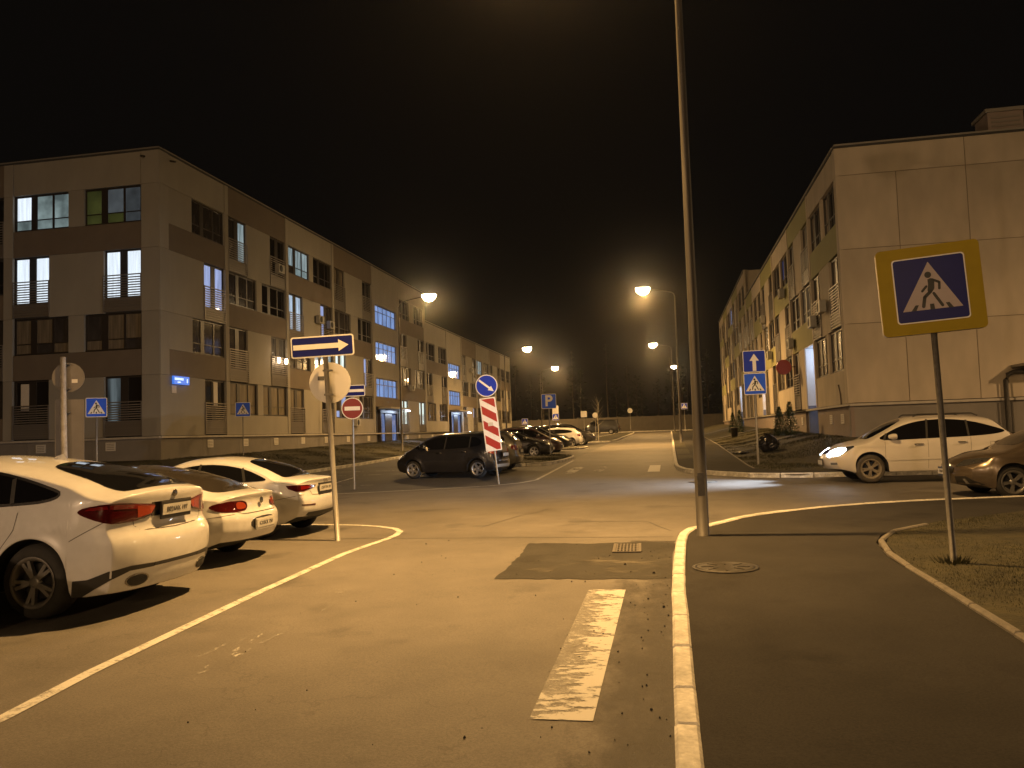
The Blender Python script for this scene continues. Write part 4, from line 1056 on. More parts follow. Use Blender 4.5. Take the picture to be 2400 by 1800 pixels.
for i in range(6):
    for k in range(12):
        a = 2*math.pi*k/12; r = .22*math.sin(math.pi*(i/5*.85+.12))*(1+.25*math.sin(a*3)); vs.append((r*1.5*math.cos(a), r*math.sin(a), i/5*.16))
bg2.add(vs, [(i*12+k, i*12+(k+1) % 12, (i+1)*12+(k+1) % 12, (i+1)*12+k) for i in range(5) for k in range(12)]+[tuple(range(60, 72))])
tag(bg2.build('rubbish_bag', 'bag_black', None, (3.2, 37.6, zlawn(3.2, 37.6)-.02)), 'small flat scrap of black rubbish lying on the grass beside the full bag', 'bag')
# sapling on the long island
sp_ = thing('sapling', 'thin bare sapling on the grass island in front of the dark van', 'tree', (-6.0, 70.6, zg(0, 70.6)+.12))
MB().tube([(0, 0, -.05), (.03, 0, 1.1), (-.04, 0, 1.9), (.08, 0, 2.8), (.05, 0, 3.6)], [.05, .04, .03, .02, .006], 7).build('trunk', 'bark_pale', sp_)
br = MB()
for k in range(16):
    z = 1.3+k*.14; a = k*2.4; l = .75-.02*k; br.tube([(0, 0, z), (math.cos(a)*l*.5, math.sin(a)*l*.5, z+.3), (math.cos(a)*l, math.sin(a)*l, z+.65)], [.012, .008, .003], 5)
br.build('crown', 'bark_pale', sp_)
# ------------------------------------------------------------------ cars
def smooth01(t): t = max(0., min(1., t)); return t*t*(3-2*t)
class Body:
    def __init__(s, sp):
        s.sp = sp; s.T = hermite(sp['T']); s.Zb = hermite(sp['Zb']); s.B = hermite(sp['B']); s.PW = hermite(sp['PW'])
        s.dr = hermite(sp['dr']); s.df = hermite(sp['df'])
        s.xr, s.xf = sp['T'][0][0], sp['T'][-1][0]; s.ax = (-sp['wb']/2, sp['wb']/2); s.ar = sp['ar']; s.rw = sp['rw']
    def half(s, x, z):
        sp = s.sp; w = sp['W2']*s.PW(x); T = s.T(x); zb = min(s.Zb(x), T-.02); b = .30; zm = sp.get('zm', .62)
        if z < zm: f = 1-.045*max(0., (zm-z)/(zm-b))**2
        elif z <= zb: f = 1-sp.get('sh', .045)*((z-zm)/max(.05, zb-zm))**2
        else: f = 1-sp.get('sh', .045)
        y = w*f
        if z > zb: y -= sp['tum']*(z-zb)+.10*max(0., z-zb)**2
        y += .010*math.exp(-((z-sp.get('zc', .86))/.035)**2)*(1 if s.xr+.35 < x < s.xf-.5 else 0)
        for xa in s.ax:
            d = math.hypot(x-xa, z-s.rw); y += .022*math.exp(-((d-s.ar)/.07)**2)
        return y
    def top(s, x, b):
        sp = s.sp; cr = sp.get('crown', .05); return s.T(x)-cr*b*b-.045*b**8
    def bot(s, x, b):
        z = s.B(x)
        if abs(b) >= .739:
            for xa in s.ax:
                d = abs(x-xa)
                if d < s.ar: z = max(z, s.rw+math.sqrt(s.ar**2-d*d))
        return z
    def point(s, x, b, c):
        zb = s.bot(x, b); z = zb+(s.top(x, b)-zb)*c
        y = b*s.half(x, z)
        wr = smooth01(1-(x-s.xr)/.75); wf = smooth01(1-(s.xf-x)/.85)
        xx = x+wr*(s.dr(z)+s.sp.get('kr', .16)*abs(b)**3)-wf*(s.df(z)+s.sp.get('kf', .22)*abs(b)**3)
        return (xx, y, z)
    def mesh(s, paint, name, dx=.07):
        xs = list(np.arange(s.xr, s.xf, dx))+[s.xf]
        for xa in s.ax:
            for k in range(25):
                xs.append(xa-s.ar*math.cos(math.pi*k/24))
        xs += [s.xr+q for q in (.012, .03)]+[s.xf-q for q in (.012, .03)]
        xs = sorted(xs); o = [xs[0]]
        for x in xs[1:]:
            if x-o[-1] > .0045: o.append(x)
        xs = o; xs[-1] = s.xf
        bs = [-1, -.95, -.86, -.76, -.72, -.48, -.24, 0, .24, .48, .72, .76, .86, .95, 1]
        cs = [0, .03, .08, .15, .23, .31, .39, .47, .55, .62, .69, .76, .83, .89, .94, .98, 1]
        I, J, K = len(xs), len(bs), len(cs); idx = {}; vs = []
        def V(i, j, k):
            q = (i, j, k)
            if q not in idx: idx[q] = len(vs); vs.append(s.point(xs[i], bs[j], cs[k]))
            return idx[q]
        fs = []; ms = []
        for i in range(I-1):
            for k in range(K-1):
                fs.append((V(i, 0, k), V(i+1, 0, k), V(i+1, 0, k+1), V(i, 0, k+1))); ms.append(0)
                fs.append((V(i, J-1, k), V(i, J-1, k+1), V(i+1, J-1, k+1), V(i+1, J-1, k))); ms.append(0)
            for j in range(J-1):
                fs.append((V(i, j, K-1), V(i+1, j, K-1), V(i+1, j+1, K-1), V(i, j+1, K-1))); ms.append(0)
                fs.append((V(i, j, 0), V(i, j+1, 0), V(i+1, j+1, 0), V(i+1, j, 0))); ms.append(1)
        for j in range(J-1):
            for k in range(K-1):
                fs.append((V(0, j, k), V(0, j, k+1), V(0, j+1, k+1), V(0, j+1, k))); ms.append(0)
                fs.append((V(I-1, j, k), V(I-1, j+1, k), V(I-1, j+1, k+1), V(I-1, j, k+1))); ms.append(0)
        fs = [f[::-1] for f in fs]
        me = bpy.data.meshes.new(name); me.from_pydata(vs, [], fs); me.materials.append(MATS[paint]); me.materials.append(MATS['under_black'])
        me.polygons.foreach_set('material_index', ms); me.polygons.foreach_set('use_smooth', [True]*len(fs)); me.update()
        s.bvh = BVHTree.FromPolygons([Vector(v) for v in vs], fs)
        return me
def patch_mesh(B, pts, d, off=.006, cell=.07, skirt=.02, name='patch', mats='gap_dark', inset=None):
    """outline (3-D points) laid onto the body along direction d, as a thin shell that follows the surface"""
    d = Vector(d).normalized(); up = Vector((0, 0, 1)) if abs(d.z) < .9 else Vector((1, 0, 0))
    r_ = d.cross(up).normalized(); u_ = r_.cross(d).normalized()
    P2 = [(Vector(p).dot(r_), Vector(p).dot(u_)) for p in pts]
    b = []
    for i in range(len(P2)):
        a, c = P2[i], P2[(i+1) % len(P2)]; n = max(1, int(math.hypot(c[0]-a[0], c[1]-a[1])/cell+.5))
        b += [(a[0]+(c[0]-a[0])*k/n, a[1]+(c[1]-a[1])*k/n) for k in range(n)]
    nb = len(b); q = list(b); xs = [p[0] for p in P2]; ys = [p[1] for p in P2]
    y = min(ys)+cell*.6
    while y < max(ys):
        x = min(xs)+cell*.6
        while x < max(xs):
            if inpoly(x, y, P2) and min((x-p[0])**2+(y-p[1])**2 for p in b) > (cell*.45)**2: q.append((x, y))
            x += cell
        y += cell
    r = delaunay_2d_cdt([Vector(p) for p in q], [(i, (i+1) % nb) for i in range(nb)], [], 1, 1e-6)
    def proj(p, o_):
        org = r_*p[0]+u_*p[1]-d*6; h = B.bvh.ray_cast(org, d)
        if h[0] is None:
            h = B.bvh.find_nearest(r_*p[0]+u_*p[1])
        n_ = h[1]
        if n_.dot(d) > 0: n_ = -n_
        return h[0]+n_*o_
    vs = [proj(v, off) for v in r[0]]; fs = [tuple(f) for f in r[2]]
    out = []
    for f in fs:
        nn = (vs[f[1]]-vs[f[0]]).cross(vs[f[2]]-vs[f[0]]); out.append(f if nn.dot(d) < 0 else f[::-1])
    mb = MB(); mb.add(vs, out, 0, True)
    if skirt:
        bt = [proj(p, off) for p in b]; lo = [proj(p, off-skirt) for p in b]
        mb.add(bt+lo, [(i, (i+1) % nb, (i+1) % nb+nb, i+nb) for i in range(nb)], 0, False)
    return mb.mesh(name, mats)
def mirror(pts): return [(x, -y, z) for x, y, z in pts]
def strip(B, pts, d, w=.007, off=.0025, name='panel_gap', mats='gap_dark'):
    """narrow gap line along a polyline of 3-D points, laid on the body"""
    d = Vector(d).normalized(); mb = MB(); P = []
    for a, b in zip(pts[:-1], pts[1:]):
        a, b = Vector(a), Vector(b); n = max(1, int((b-a).length/.05))
        P += [a+(b-a)*k/n for k in range(n)]
    P.append(Vector(pts[-1])); vs = []
    for i, p in enumerate(P):
        t = (P[min(i+1, len(P)-1)]-P[max(0, i-1)]).normalized(); sd = t.cross(d).normalized()*w/2
        for s_ in (1, -1):
            q = p+sd*s_; q = q-d*q.dot(d)
            h = B.bvh.ray_cast(q-d*6, d)
            if h[0] is None: h = B.bvh.find_nearest(p)
            n_ = h[1] if h[1].dot(d) < 0 else -h[1]; vs.append(h[0]+n_*off)
    mb.add(vs, [(2*i, 2*i+1, 2*i+3, 2*i+2) for i in range(len(P)-1)])
    return mb.mesh(name, mats)
_WH = {}
def wheel_meshes(r, w, rim, style, tm, rm):
    k = (r, w, rim, style, tm, rm)
    if k in _WH: return _WH[k]
    t = MB().lathe([(rim, -w/2+.01), (rim+.02, -w/2), (r-.05, -w/2-.005), (r-.015, -w/2+.03), (r, -w/2+.07), (r, w/2-.07), (r-.015, w/2-.03), (r-.05, w/2+.005), (rim+.02, w/2), (rim, w/2-.01)], 36, axis='Y').mesh('tyre', tm)
    m = MB(); q = -w/2                       # outer side is -y
    m.lathe([(rim-.005, w/2-.02), (rim-.01, q+.02), (rim+.012, q-.004), (rim+.006, q-.008), (rim-.022, q+.004), (rim-.045, q+.05), (rim-.05, w/2-.05)], 36, axis='Y')
    m.lathe([(.0001, q+.015), (.035, q+.014), (.06, q+.022), (.075, q+.05)], 20, axis='Y')
    n, dbl = style
    for i in range(n):
        for s_ in ((-1, 1) if dbl else (0,)):
            a0 = 2*math.pi*i/n; a1 = a0+s_*dbl
            h0, h1 = (.022, .018) if dbl else (.045, .032)
            def pt(rr, a, off, y): return (rr*math.cos(a)-off*math.sin(a), y, rr*math.sin(a)+off*math.cos(a))
            ai = a0+s_*dbl*.25
            vs = [pt(.05, ai, -h0, q+.02), pt(.05, ai, h0, q+.02), pt(rim-.02, a1, h1, q+.012), pt(rim-.02, a1, -h1, q+.012),
                  pt(.05, ai, -h0, q+.07), pt(.05, ai, h0, q+.07), pt(rim-.02, a1, h1, q+.05), pt(rim-.02, a1, -h1, q+.05)]
            m.add(vs, [(0, 1, 2, 3), (0, 4, 5, 1), (1, 5, 6, 2), (3, 2, 6, 7), (0, 3, 7, 4)])
    m = m.mesh('rim', rm)
    hub = MB().lathe([(.0001, q+.09), (rim-.07, q+.09), (rim-.07, q+.11), (.0001, q+.11)], 24, axis='Y').mesh('wheel', 'under_black')
    _WH[k] = (hub, t, m); return _WH[k]
def add_wheels(root, sp, style, tm='tyre', rm='alloy'):
    w = sp.get('ww', .24); hub, t, m = wheel_meshes(sp['rw'], w, sp['rim'], style, tm, rm)
    for xa in (-sp['wb']/2, sp['wb']/2):
        for sy in (-1, 1):
            o = link('wheel', hub, root, (xa, sy*(sp['W2']-w/2-.025), sp['rw']), (0, 0.5 if sy > 0 else 1.1, math.pi if sy > 0 else 0))
            link('tyre', t, o); link('rim', m, o)
def text_mesh(s, size, mname, name='lettering', bold=0.0, depth=.002):
    c = bpy.data.curves.new(name, 'FONT'); c.body = s; c.size = size; c.align_x = 'CENTER'; c.align_y = 'CENTER'; c.extrude = depth; c.offset = bold
    o = bpy.data.objects.new(name, c); COL.objects.link(o); bpy.context.view_layer.update()
    me = bpy.data.meshes.new_from_object(o.evaluated_get(bpy.context.evaluated_depsgraph_get())); me.materials.clear(); me.materials.append(MATS[mname])
    bpy.data.objects.remove(o); me.name = name
    return me
def plate(root, x, z, front, txt=None, tilt=0.0, hold='black_plastic', hpad=.03):
    """number plate on the nose (front=1) or tail (-1)"""
    h = MB().box((0, 0, 0), (.545, .02, .13+hpad*2), bev=0).build('number_plate', hold, root, (x, 0, z), (tilt, 0, -math.pi/2 if front < 0 else math.pi/2))
    MB().box((0, -.013, .005), (.52, .01, .112)).build('plate_face', 'plate_white', h)
    if txt:
        me = text_mesh(txt, .074, 'plate_ink')
        link('lettering', me, h, (0, -.021, .005), (math.pi/2, 0, 0))
    return h
def rr(x0, x1, z0, z1, y=0): return [(x0, y, z0), (x1, y, z0), (x1, y, z1), (x0, y, z1)]
def make_car(name, label, sp, paint, loc, rotz, style=(5, 0), tm='tyre', rm='alloy', glass='car_glass', dx=.07, sub=True, group=None):
    t = thing(name, label, 'car', loc, rotz, group)
    B = Body(sp); me = B.mesh(paint, 'body', dx); o = link('body', me, t)
    if sub: m_ = o.modifiers.new('smooth', 'SUBSURF'); m_.levels = 1; m_.render_levels = 1
    B.root = t; B.glass = glass
    add_wheels(t, sp, style, tm, rm)
    side = chaikin3(sp['dlo'], 2)
    for s_ in (-1, 1):
        pts = [(x, s_*2, z) for x, z in side]; d = (0, -s_, 0)
        if sp.get('trim'):
            big = grow(side, .028); link('window_trim', patch_mesh(B, [(x, s_*2, z) for x, z in big], d, .004, .08, name='window_trim', mats=sp['trim']), t)
        w_ = link('side_window', patch_mesh(B, pts, d, .008 if sp.get('trim') else .006, .08, name='side_window', mats=glass), t)
        for x0, z0, x1, z1 in sp.get('pillars', ()):
            link('pillar', strip(B, [(x0, s_*2, z0), (x1, s_*2, z1)], d, .05, .0115, 'pillar', 'black_plastic'), w_)
        for seam in sp.get('seams', ()):
            link('panel_gap', strip(B, [(x, s_*2, z) for x, z in seam], d), t)
        for x, z in sp.get('handles', ()):
            y = B.half(x, z); link('door_handle', boxmesh_handle(), t, (x, s_*(y+.018), z), (0, 0, 0))
        if sp.get('mirror'):
            x, z = sp['mirror']; y = B.half(x, z); link('mirror', mirror_mesh(paint), t, (x, s_*(y+.10), z), (0, 0, 0 if s_ < 0 else math.pi)) if False else mirror_obj(t, paint, x, s_, y, z)
    for key, dz, nm in (('rwin', (1, 0, -1.6), 'rear_window'), ('fwin', (-1, 0, -1.2), 'windscreen')):
        if sp.get(key):
            pts = [(x, y, B.T(x)) for x, y in chaikin3(sp[key], 2)]
            link(nm, patch_mesh(B, pts, dz, .006, .09, name=nm, mats=glass), t)
    return t, B
def chaikin3(p, n=2):
    return chaikin(p, n)
def grow(p, d):
    n = len(p); out = []; A = sum(p[i][0]*p[(i+1) % n][1]-p[(i+1) % n][0]*p[i][1] for i in range(n)); s_ = 1 if A > 0 else -1
    for i in range(n):
        a, b = p[i-1], p[(i+1) % n]; tx, ty = b[0]-a[0], b[1]-a[1]; l = math.hypot(tx, ty) or 1; out.append((p[i][0]+ty/l*d*s_, p[i][1]-tx/l*d*s_))
    return out
def boxmesh_handle():
    if 'handle' not in _BOX: _BOX['handle'] = MB().tube([(-.11, 0, 0), (-.09, .018, 0), (.09, .018, 0), (.11, 0, 0)], [.010, .015, .015, .010], 8).mesh('door_handle', 'chrome_dark')
    return _BOX['handle']
def mirror_obj(t, paint, x, s_, y, z):
    k = ('mir', paint)
    if k not in _BOX:
        _BOX[k] = MB().lathe([(.0001, .11), (.05, .09), (.078, .02), (.082, -.05), (.074, -.07)], 16, axis='X').mesh('mirror', paint)
        _BOX['mirface'] = MB().lathe([(.0001, -.066), (.074, -.07)], 16, axis='X').mesh('mirror_glass', 'chrome_dark')
    o = link('mirror', _BOX[k], t, (x, s_*(y+.10), z+.06)); o.scale = (1.1, 1.35, .95)
    link('mirror_glass', _BOX['mirface'], o)
    MB().tube([(0, -s_*.10, -.05), (0, 0, -.02)], [.03, .022], 8).build('mirror_foot', 'black_plastic', o)
def lights(t, B, name, mats, pts, d, off=.008, cell=.04):
    out = []
    for s_ in (1, -1):
        p = pts if s_ > 0 else mirror(pts); dd = d if s_ > 0 else (d[0], -d[1], d[2])
        out.append(link(name, patch_mesh(B, p, dd, off, cell, name=name, mats=mats), t))
    return out
def centre_patch(t, B, name, m, pts, d, off=.006, cell=.06): return link(name, patch_mesh(B, pts, d, off, cell, name=name, mats=m), t)
def rear_pts(yz, x=-2.6): return [(x, y, z) for y, z in yz]
def exhaust(t, x, y, z, w=.12, h=.07):
    vs = []; n = 20; mb = MB()
    for (q, dx_) in ((1.0, .12), (1.0, -.02), (.80, -.01), (.78, .12)):
        for k in range(n):
            a = 2*math.pi*k/n; vs.append((dx_, w*q*math.cos(a), h*q*math.sin(a)))
    mb.add(vs, [(i*n+k, i*n+(k+1) % n, (i+1)*n+(k+1) % n, (i+1)*n+k) for i in range(3) for k in range(n)], 0, True)
    o = mb.build('exhaust_pipe', 'chrome_dark', t, (x, y, z)); e = MB(); e.add([(.06, w*.8*math.cos(2*math.pi*k/n), h*.8*math.sin(2*math.pi*k/n)) for k in range(n)], [tuple(range(n))]); e.build('pipe_hole', 'dark_slot', o)

# --- white SUV-coupe (nearest, tail to the road)
X6 = dict(wb=2.93, W2=.985, rw=.385, rim=.255, ar=.445, ww=.29, tum=.42, zm=.66, zc=.93, crown=.06, kr=.17, kf=.25, sh=.05,
    T=[(-2.50, 1.275), (-2.40, 1.305), (-2.30, 1.322), (-2.05, 1.385), (-1.7, 1.475), (-1.3, 1.565), (-.8, 1.645), (-.2, 1.69), (.3, 1.675), (.7, 1.57), (1.15, 1.33), (1.42, 1.17), (1.8, 1.11), (2.2, 1.02), (2.40, .90)],
    Zb=[(-2.5, 1.20), (-1.6, 1.19), (0, 1.12), (1.3, 1.04), (2.4, .90)], B=[(-2.5, .245), (-2.2, .225), (-1.0, .26), (1, .26), (2.0, .24), (2.4, .30)],
    PW=[(-2.5, .90), (-2.3, .955), (-1.9, .995), (-1.4, 1.0), (0, .985), (1.4, 1.0), (2.0, .96), (2.4, .86)],
    dr=[(.22, .13), (.32, .06), (.42, .035), (.58, .005), (.72, 0), (.80, .02), (.89, .085), (1.0, .075), (1.12, .075), (1.21, .05), (1.28, .07), (1.33, .10)], df=[(.25, .12), (.4, .02), (.6, 0), (.8, .05), (.95, .14)],
    dlo=[(1.18, 1.09), (.75, 1.37), (.30, 1.51), (-.3, 1.55), (-.85, 1.505), (-1.30, 1.41), (-1.66, 1.305), (-1.74, 1.27), (-1.58, 1.215), (-1.2, 1.19), (0, 1.15), (.8, 1.10)], trim='chrome_dark',
    pillars=((-.15, 1.15, -.22, 1.54), (-1.2, 1.19, -1.13, 1.44)), seams=([(-.18, 1.08), (-.16, .5), (-.12, .30)], [(-1.28, 1.10), (-1.25, .92), (-1.10, .72), (-1.0, .50)], [(.95, 1.04), (1.0, .5), (.98, .3)], [(-1.90, .80), (-2.1, .91), (-2.3, 1.02)]),
    handles=((-.95, 1.03), (.1, 1.0)), mirror=(.92, 1.12), rwin=[(-2.33, -.50), (-2.35, 0), (-2.33, .50), (-2.26, .66), (-1.35, .52), (-1.22, .30), (-1.18, 0), (-1.22, -.30), (-1.35, -.52), (-2.26, -.66)], fwin=[(1.38, -.62), (1.42, 0), (1.38, .62), (.55, .54), (.48, 0), (.55, -.54)])
CARS = {}
bmw, B = make_car('parked_car', 'white SUV coupe with red wraparound tail lights, tail to the road, nearest the zebra bar', X6, 'paint_white', (-7.92, 8.27, zg(0, 8.27)), math.pi, (5, .16), rm='alloy_grey', glass='car_glass', dx=.05)
d45 = (1, -.55, 0)
tl = [(-2.43, .30, 1.120), (-2.42, .50, 1.135), (-2.38, .70, 1.160), (-2.25, .86, 1.165), (-2.06, .935, 1.135), (-1.99, .95, 1.100), (-2.0, .95, 1.070), (-2.12, .93, 1.015), (-2.28, .88, 0.960), (-2.36, .76, 0.955), (-2.42, .55, 0.970), (-2.43, .36, 1.015)]
for s_ in (1, -1):
    dd = (1, -.6*s_, 0); P_ = tl if s_ > 0 else mirror(tl)
    a = link('tail_light', patch_mesh(B, chaikin(P_, 1), dd, .010, .04, name='tail_light', mats='lamp_red_dark'), bmw)
    up_ = [(-2.43, .34, 1.110), (-2.40, .62, 1.140), (-2.30, .80, 1.150), (-2.10, .92, 1.125), (-2.06, .93, 1.100), (-2.28, .84, 1.105), (-2.40, .62, 1.090), (-2.42, .36, 1.080)]
    link('light_bar', patch_mesh(B, up_ if s_ > 0 else mirror(up_), dd, .014, .04, name='light_bar', mats='lamp_red'), a)
    inn = [(-2.43, .32, 1.100), (-2.42, .56, 1.120), (-2.42, .56, 0.995), (-2.43, .38, 1.025)]
    link('boot_light', patch_mesh(B, inn if s_ > 0 else mirror(inn), (1, 0, 0), .016, .04, name='boot_light', mats='lamp_orange'), a)
    bp_ = [(-1.95, .98, .235), (-1.95, .98, .40), (-2.12, .97, .41), (-2.30, .90, .485), (-2.42, .70, .515), (-2.46, .40, .505), (-2.46, .40, .465), (-2.42, .72, .465), (-2.32, .88, .40), (-2.20, .95, .31), (-2.08, .97, .235)]
    link('bumper_trim', patch_mesh(B, bp_ if s_ > 0 else mirror(bp_), (1, -.8*s_, 0), .006, .05, name='bumper_trim', mats='black_plastic'), bmw)
    for q_, m_, o_ in ((1.0, 'chrome_dark', .006), (.84, 'dark_slot', .011)):
        el = [(-2.5, s_*(.62+.155*q_*math.cos(a*.3927)), .355+.068*q_*math.sin(a*.3927)) for a in range(16)]
        link('exhaust_pipe', patch_mesh(B, el, (1, -.35*s_, 0), o_, .05, name='exhaust_pipe', mats=m_), bmw)
centre_patch(bmw, B, 'bumper_trim', 'black_plastic', rear_pts([(-.39, .468), (.39, .468), (.39, .505), (-.39, .505)]), (1, 0, 0))
centre_patch(bmw, B, 'plate_recess', 'chrome_dark', rear_pts([(-.36, .99), (.36, .99), (.36, 1.14), (-.36, 1.14)]), (1, 0, 0), .004)
plate(bmw, -2.462, 1.04, -1, 'B024AX 197', 0.06)
MB().lathe([(.0001, -.012), (.030, -.011), (.040, -.006), (.042, 0)], 20, axis='X').build('emblem', 'chrome_dark', bmw, (-2.452, 0, 1.215))
link('panel_gap', strip(B, [(-2.6, -.62, 1.03), (-2.6, -.60, .92), (-2.6, -.52, .86), (-2.6, 0, .845), (-2.6, .52, .86), (-2.6, .60, .92), (-2.6, .62, 1.03)], (1, 0, 0), .009), bmw)
fin = MB(); fin.add([(0, .035, 0), (0, -.035, 0), (-.16, 0, .0), (.02, 0, .085), (-.05, .018, .06), (-.05, -.018, .06), (.10, 0, 0)], [(0, 6, 3), (6, 1, 3), (0, 3, 4), (3, 1, 5), (4, 3, 5), (0, 4, 2), (5, 1, 2), (4, 5, 2)]); fin.build('roof_antenna', 'paint_white', bmw, (-1.0, 0, 1.60), (0, 0, math.pi))
lights(bmw, B, 'headlight', 'lamp_clear', [(2.3, .45, .86), (2.2, .85, .90), (2.1, .9, .80), (2.35, .5, .76)], (-1, -.5, 0))

# --- white four-door coupe (second), long dark roof
CCS = dict(wb=2.71, W2=.915, rw=.325, rim=.22, ar=.385, ww=.24, tum=.50, zm=.55, zc=.78, crown=.05, kr=.20, kf=.25, sh=.06,
    T=[(-2.38, .985), (-2.30, 1.005), (-2.05, 1.03), (-1.85, 1.065), (-1.4, 1.215), (-.9, 1.345), (-.3, 1.415), (.2, 1.40), (.65, 1.28), (1.15, 1.03), (1.4, .95), (1.9, .87), (2.2, .79), (2.42, .66)],
    Zb=[(-2.4, .93), (-1.5, .94), (0, .90), (1.2, .87), (2.4, .66)], B=[(-2.4, .34), (-2.1, .23), (-1, .20), (1, .20), (2.1, .20), (2.4, .26)],
    PW=[(-2.38, .86), (-2.2, .93), (-1.8, .985), (-1.3, 1.0), (0, .99), (1.3, 1.0), (1.9, .96), (2.42, .82)],
    dr=[(.22, .20), (.35, .06), (.5, 0), (.64, .0), (.70, .03), (.76, .07), (.88, .08), (.97, .05), (1.02, .09)], df=[(.22, .12), (.4, .02), (.55, 0), (.7, .06), (.9, .15)],
    dlo=[(1.0, .93), (.55, 1.17), (.1, 1.28), (-.5, 1.30), (-1.05, 1.20), (-1.55, 1.02), (-1.6, .985), (-1.2, .965), (0, .94)], seams=([(-.15, .93), (-.12, .25)], [(-1.05, .95), (-1.0, .5)], [(-1.75, .62), (-2.0, .68), (-2.25, .71)]), pillars=((-.2, .94, -.25, 1.30),),
    handles=((-.85, .82), (.15, .80)), mirror=(.85, .94), rwin=[(-2.02, -.52), (-2.06, 0), (-2.02, .52), (-1.7, .60), (-.95, .50), (-.25, .44), (-.12, 0), (-.25, -.44), (-.95, -.50), (-1.7, -.60)], fwin=[(1.12, -.6), (1.18, 0), (1.12, .6), (.4, .5), (.34, 0), (.4, -.5)])
cc, B = make_car('parked_car', 'white four-door coupe with dark roof and oval tail lights, between two white cars', CCS, 'paint_white', (-8.28, 11.12, zg(0, 11.1)), math.pi, (5, .12), glass='car_glass_tint', dx=.05)
for s_ in (1, -1):
    P_ = [(-2.33, .34, .80), (-2.33, .38, .875), (-2.3, .52, .90), (-2.2, .76, .885), (-2.08, .86, .845), (-2.1, .87, .80), (-2.2, .80, .75), (-2.3, .62, .735), (-2.33, .40, .745)]
    a = link('tail_light', patch_mesh(B, chaikin(P_ if s_ > 0 else mirror(P_), 2), (1, -.45*s_, 0), .010, .04, name='tail_light', mats='lamp_red_dark'), cc)
    P_ = [(-2.33, .37, .80), (-2.32, .42, .865), (-2.3, .56, .88), (-2.3, .56, .765), (-2.33, .42, .765)]
    link('boot_light', patch_mesh(B, chaikin(P_ if s_ > 0 else mirror(P_), 2), (1, -.3*s_, 0), .014, .04, name='boot_light', mats='lamp_orange'), a)
centre_patch(cc, B, 'plate_recess', 'black_plastic', [(-2.6, y, z) for y, z in chaikin([(-.34, .46), (.34, .46), (.34, .64), (-.34, .64)], 2)], (1, 0, 0), .004)
plate(cc, -2.392, .535, -1, 'K318OE 750', hold='plate_white', hpad=.012)
MB().lathe([(.0001, -.010), (.040, -.009), (.050, 0)], 20, axis='X').build('emblem', 'chrome_dark', cc, (-2.335, 0, .865))
link('panel_gap', strip(B, [(-2.6, -.62, .95), (-2.6, -.56, .74), (-2.6, -.46, .705), (-2.6, .46, .705), (-2.6, .56, .74), (-2.6, .62, .95)], (1, 0, 0), .009), cc)

lights(cc, B, 'headlight', 'lamp_clear', [(2.3, .45, .68), (2.1, .82, .72), (2.0, .85, .62), (2.35, .5, .58)], (-1, -.5, 0))

# --- white saloon (third)
A3S = dict(wb=2.64, W2=.895, rw=.325, rim=.225, ar=.385, ww=.23, tum=.47, zm=.55, zc=.80, crown=.05, kr=.16, kf=.24, sh=.05,
    T=[(-2.18, 1.005), (-2.10, 1.025), (-1.90, 1.04), (-1.70, 1.055), (-1.25, 1.235), (-.8, 1.365), (-.2, 1.425), (.2, 1.41), (.65, 1.29), (1.12, 1.05), (1.35, .97), (1.8, .90), (2.1, .82), (2.26, .70)],
    Zb=[(-2.2, .95), (-1.5, .955), (0, .92), (1.2, .89), (2.26, .68)], B=[(-2.2, .36), (-1.95, .24), (-1, .21), (1, .21), (1.9, .20), (2.26, .26)],
    PW=[(-2.18, .88), (-2.0, .94), (-1.7, .985), (-1.3, 1.0), (0, .99), (1.3, 1.0), (1.8, .96), (2.26, .82)],
    dr=[(.24, .16), (.36, .06), (.5, 0), (.64, .0), (.70, .025), (.80, .05), (.92, .055), (.98, .03), (1.03, .07)], df=[(.22, .1), (.4, .02), (.55, 0), (.7, .06), (.9, .13)],
    dlo=[(.98, .95), (.55, 1.18), (.1, 1.285), (-.4, 1.30), (-.95, 1.215), (-1.35, 1.06), (-1.45, 1.0), (-1.2, .985), (0, .955)], pillars=((-.05, .955, -.08, 1.30), (-1.02, .985, -.92, 1.22)), seams=([(-.1, .95), (-.06, .25)], [(-1.02, .97), (-.95, .55)], [(-1.62, .66), (-1.85, .70), (-2.05, .73)]),
    handles=((-.8, .84), (.15, .82)), mirror=(.85, .96), rwin=[(-1.70, -.50), (-1.73, 0), (-1.70, .50), (-1.6, .58), (-.95, .50), (-.86, .3), (-.82, 0), (-.86, -.3), (-.95, -.50), (-1.6, -.58)], fwin=[(1.08, -.6), (1.14, 0), (1.08, .6), (.4, .5), (.34, 0), (.4, -.5)])
a3, B = make_car('parked_car', 'white saloon with narrow red tail lights beside the leaning one-way sign', A3S, 'paint_white', (-8.36, 13.98, zg(0, 14)), math.pi, (5, .14), dx=.05)
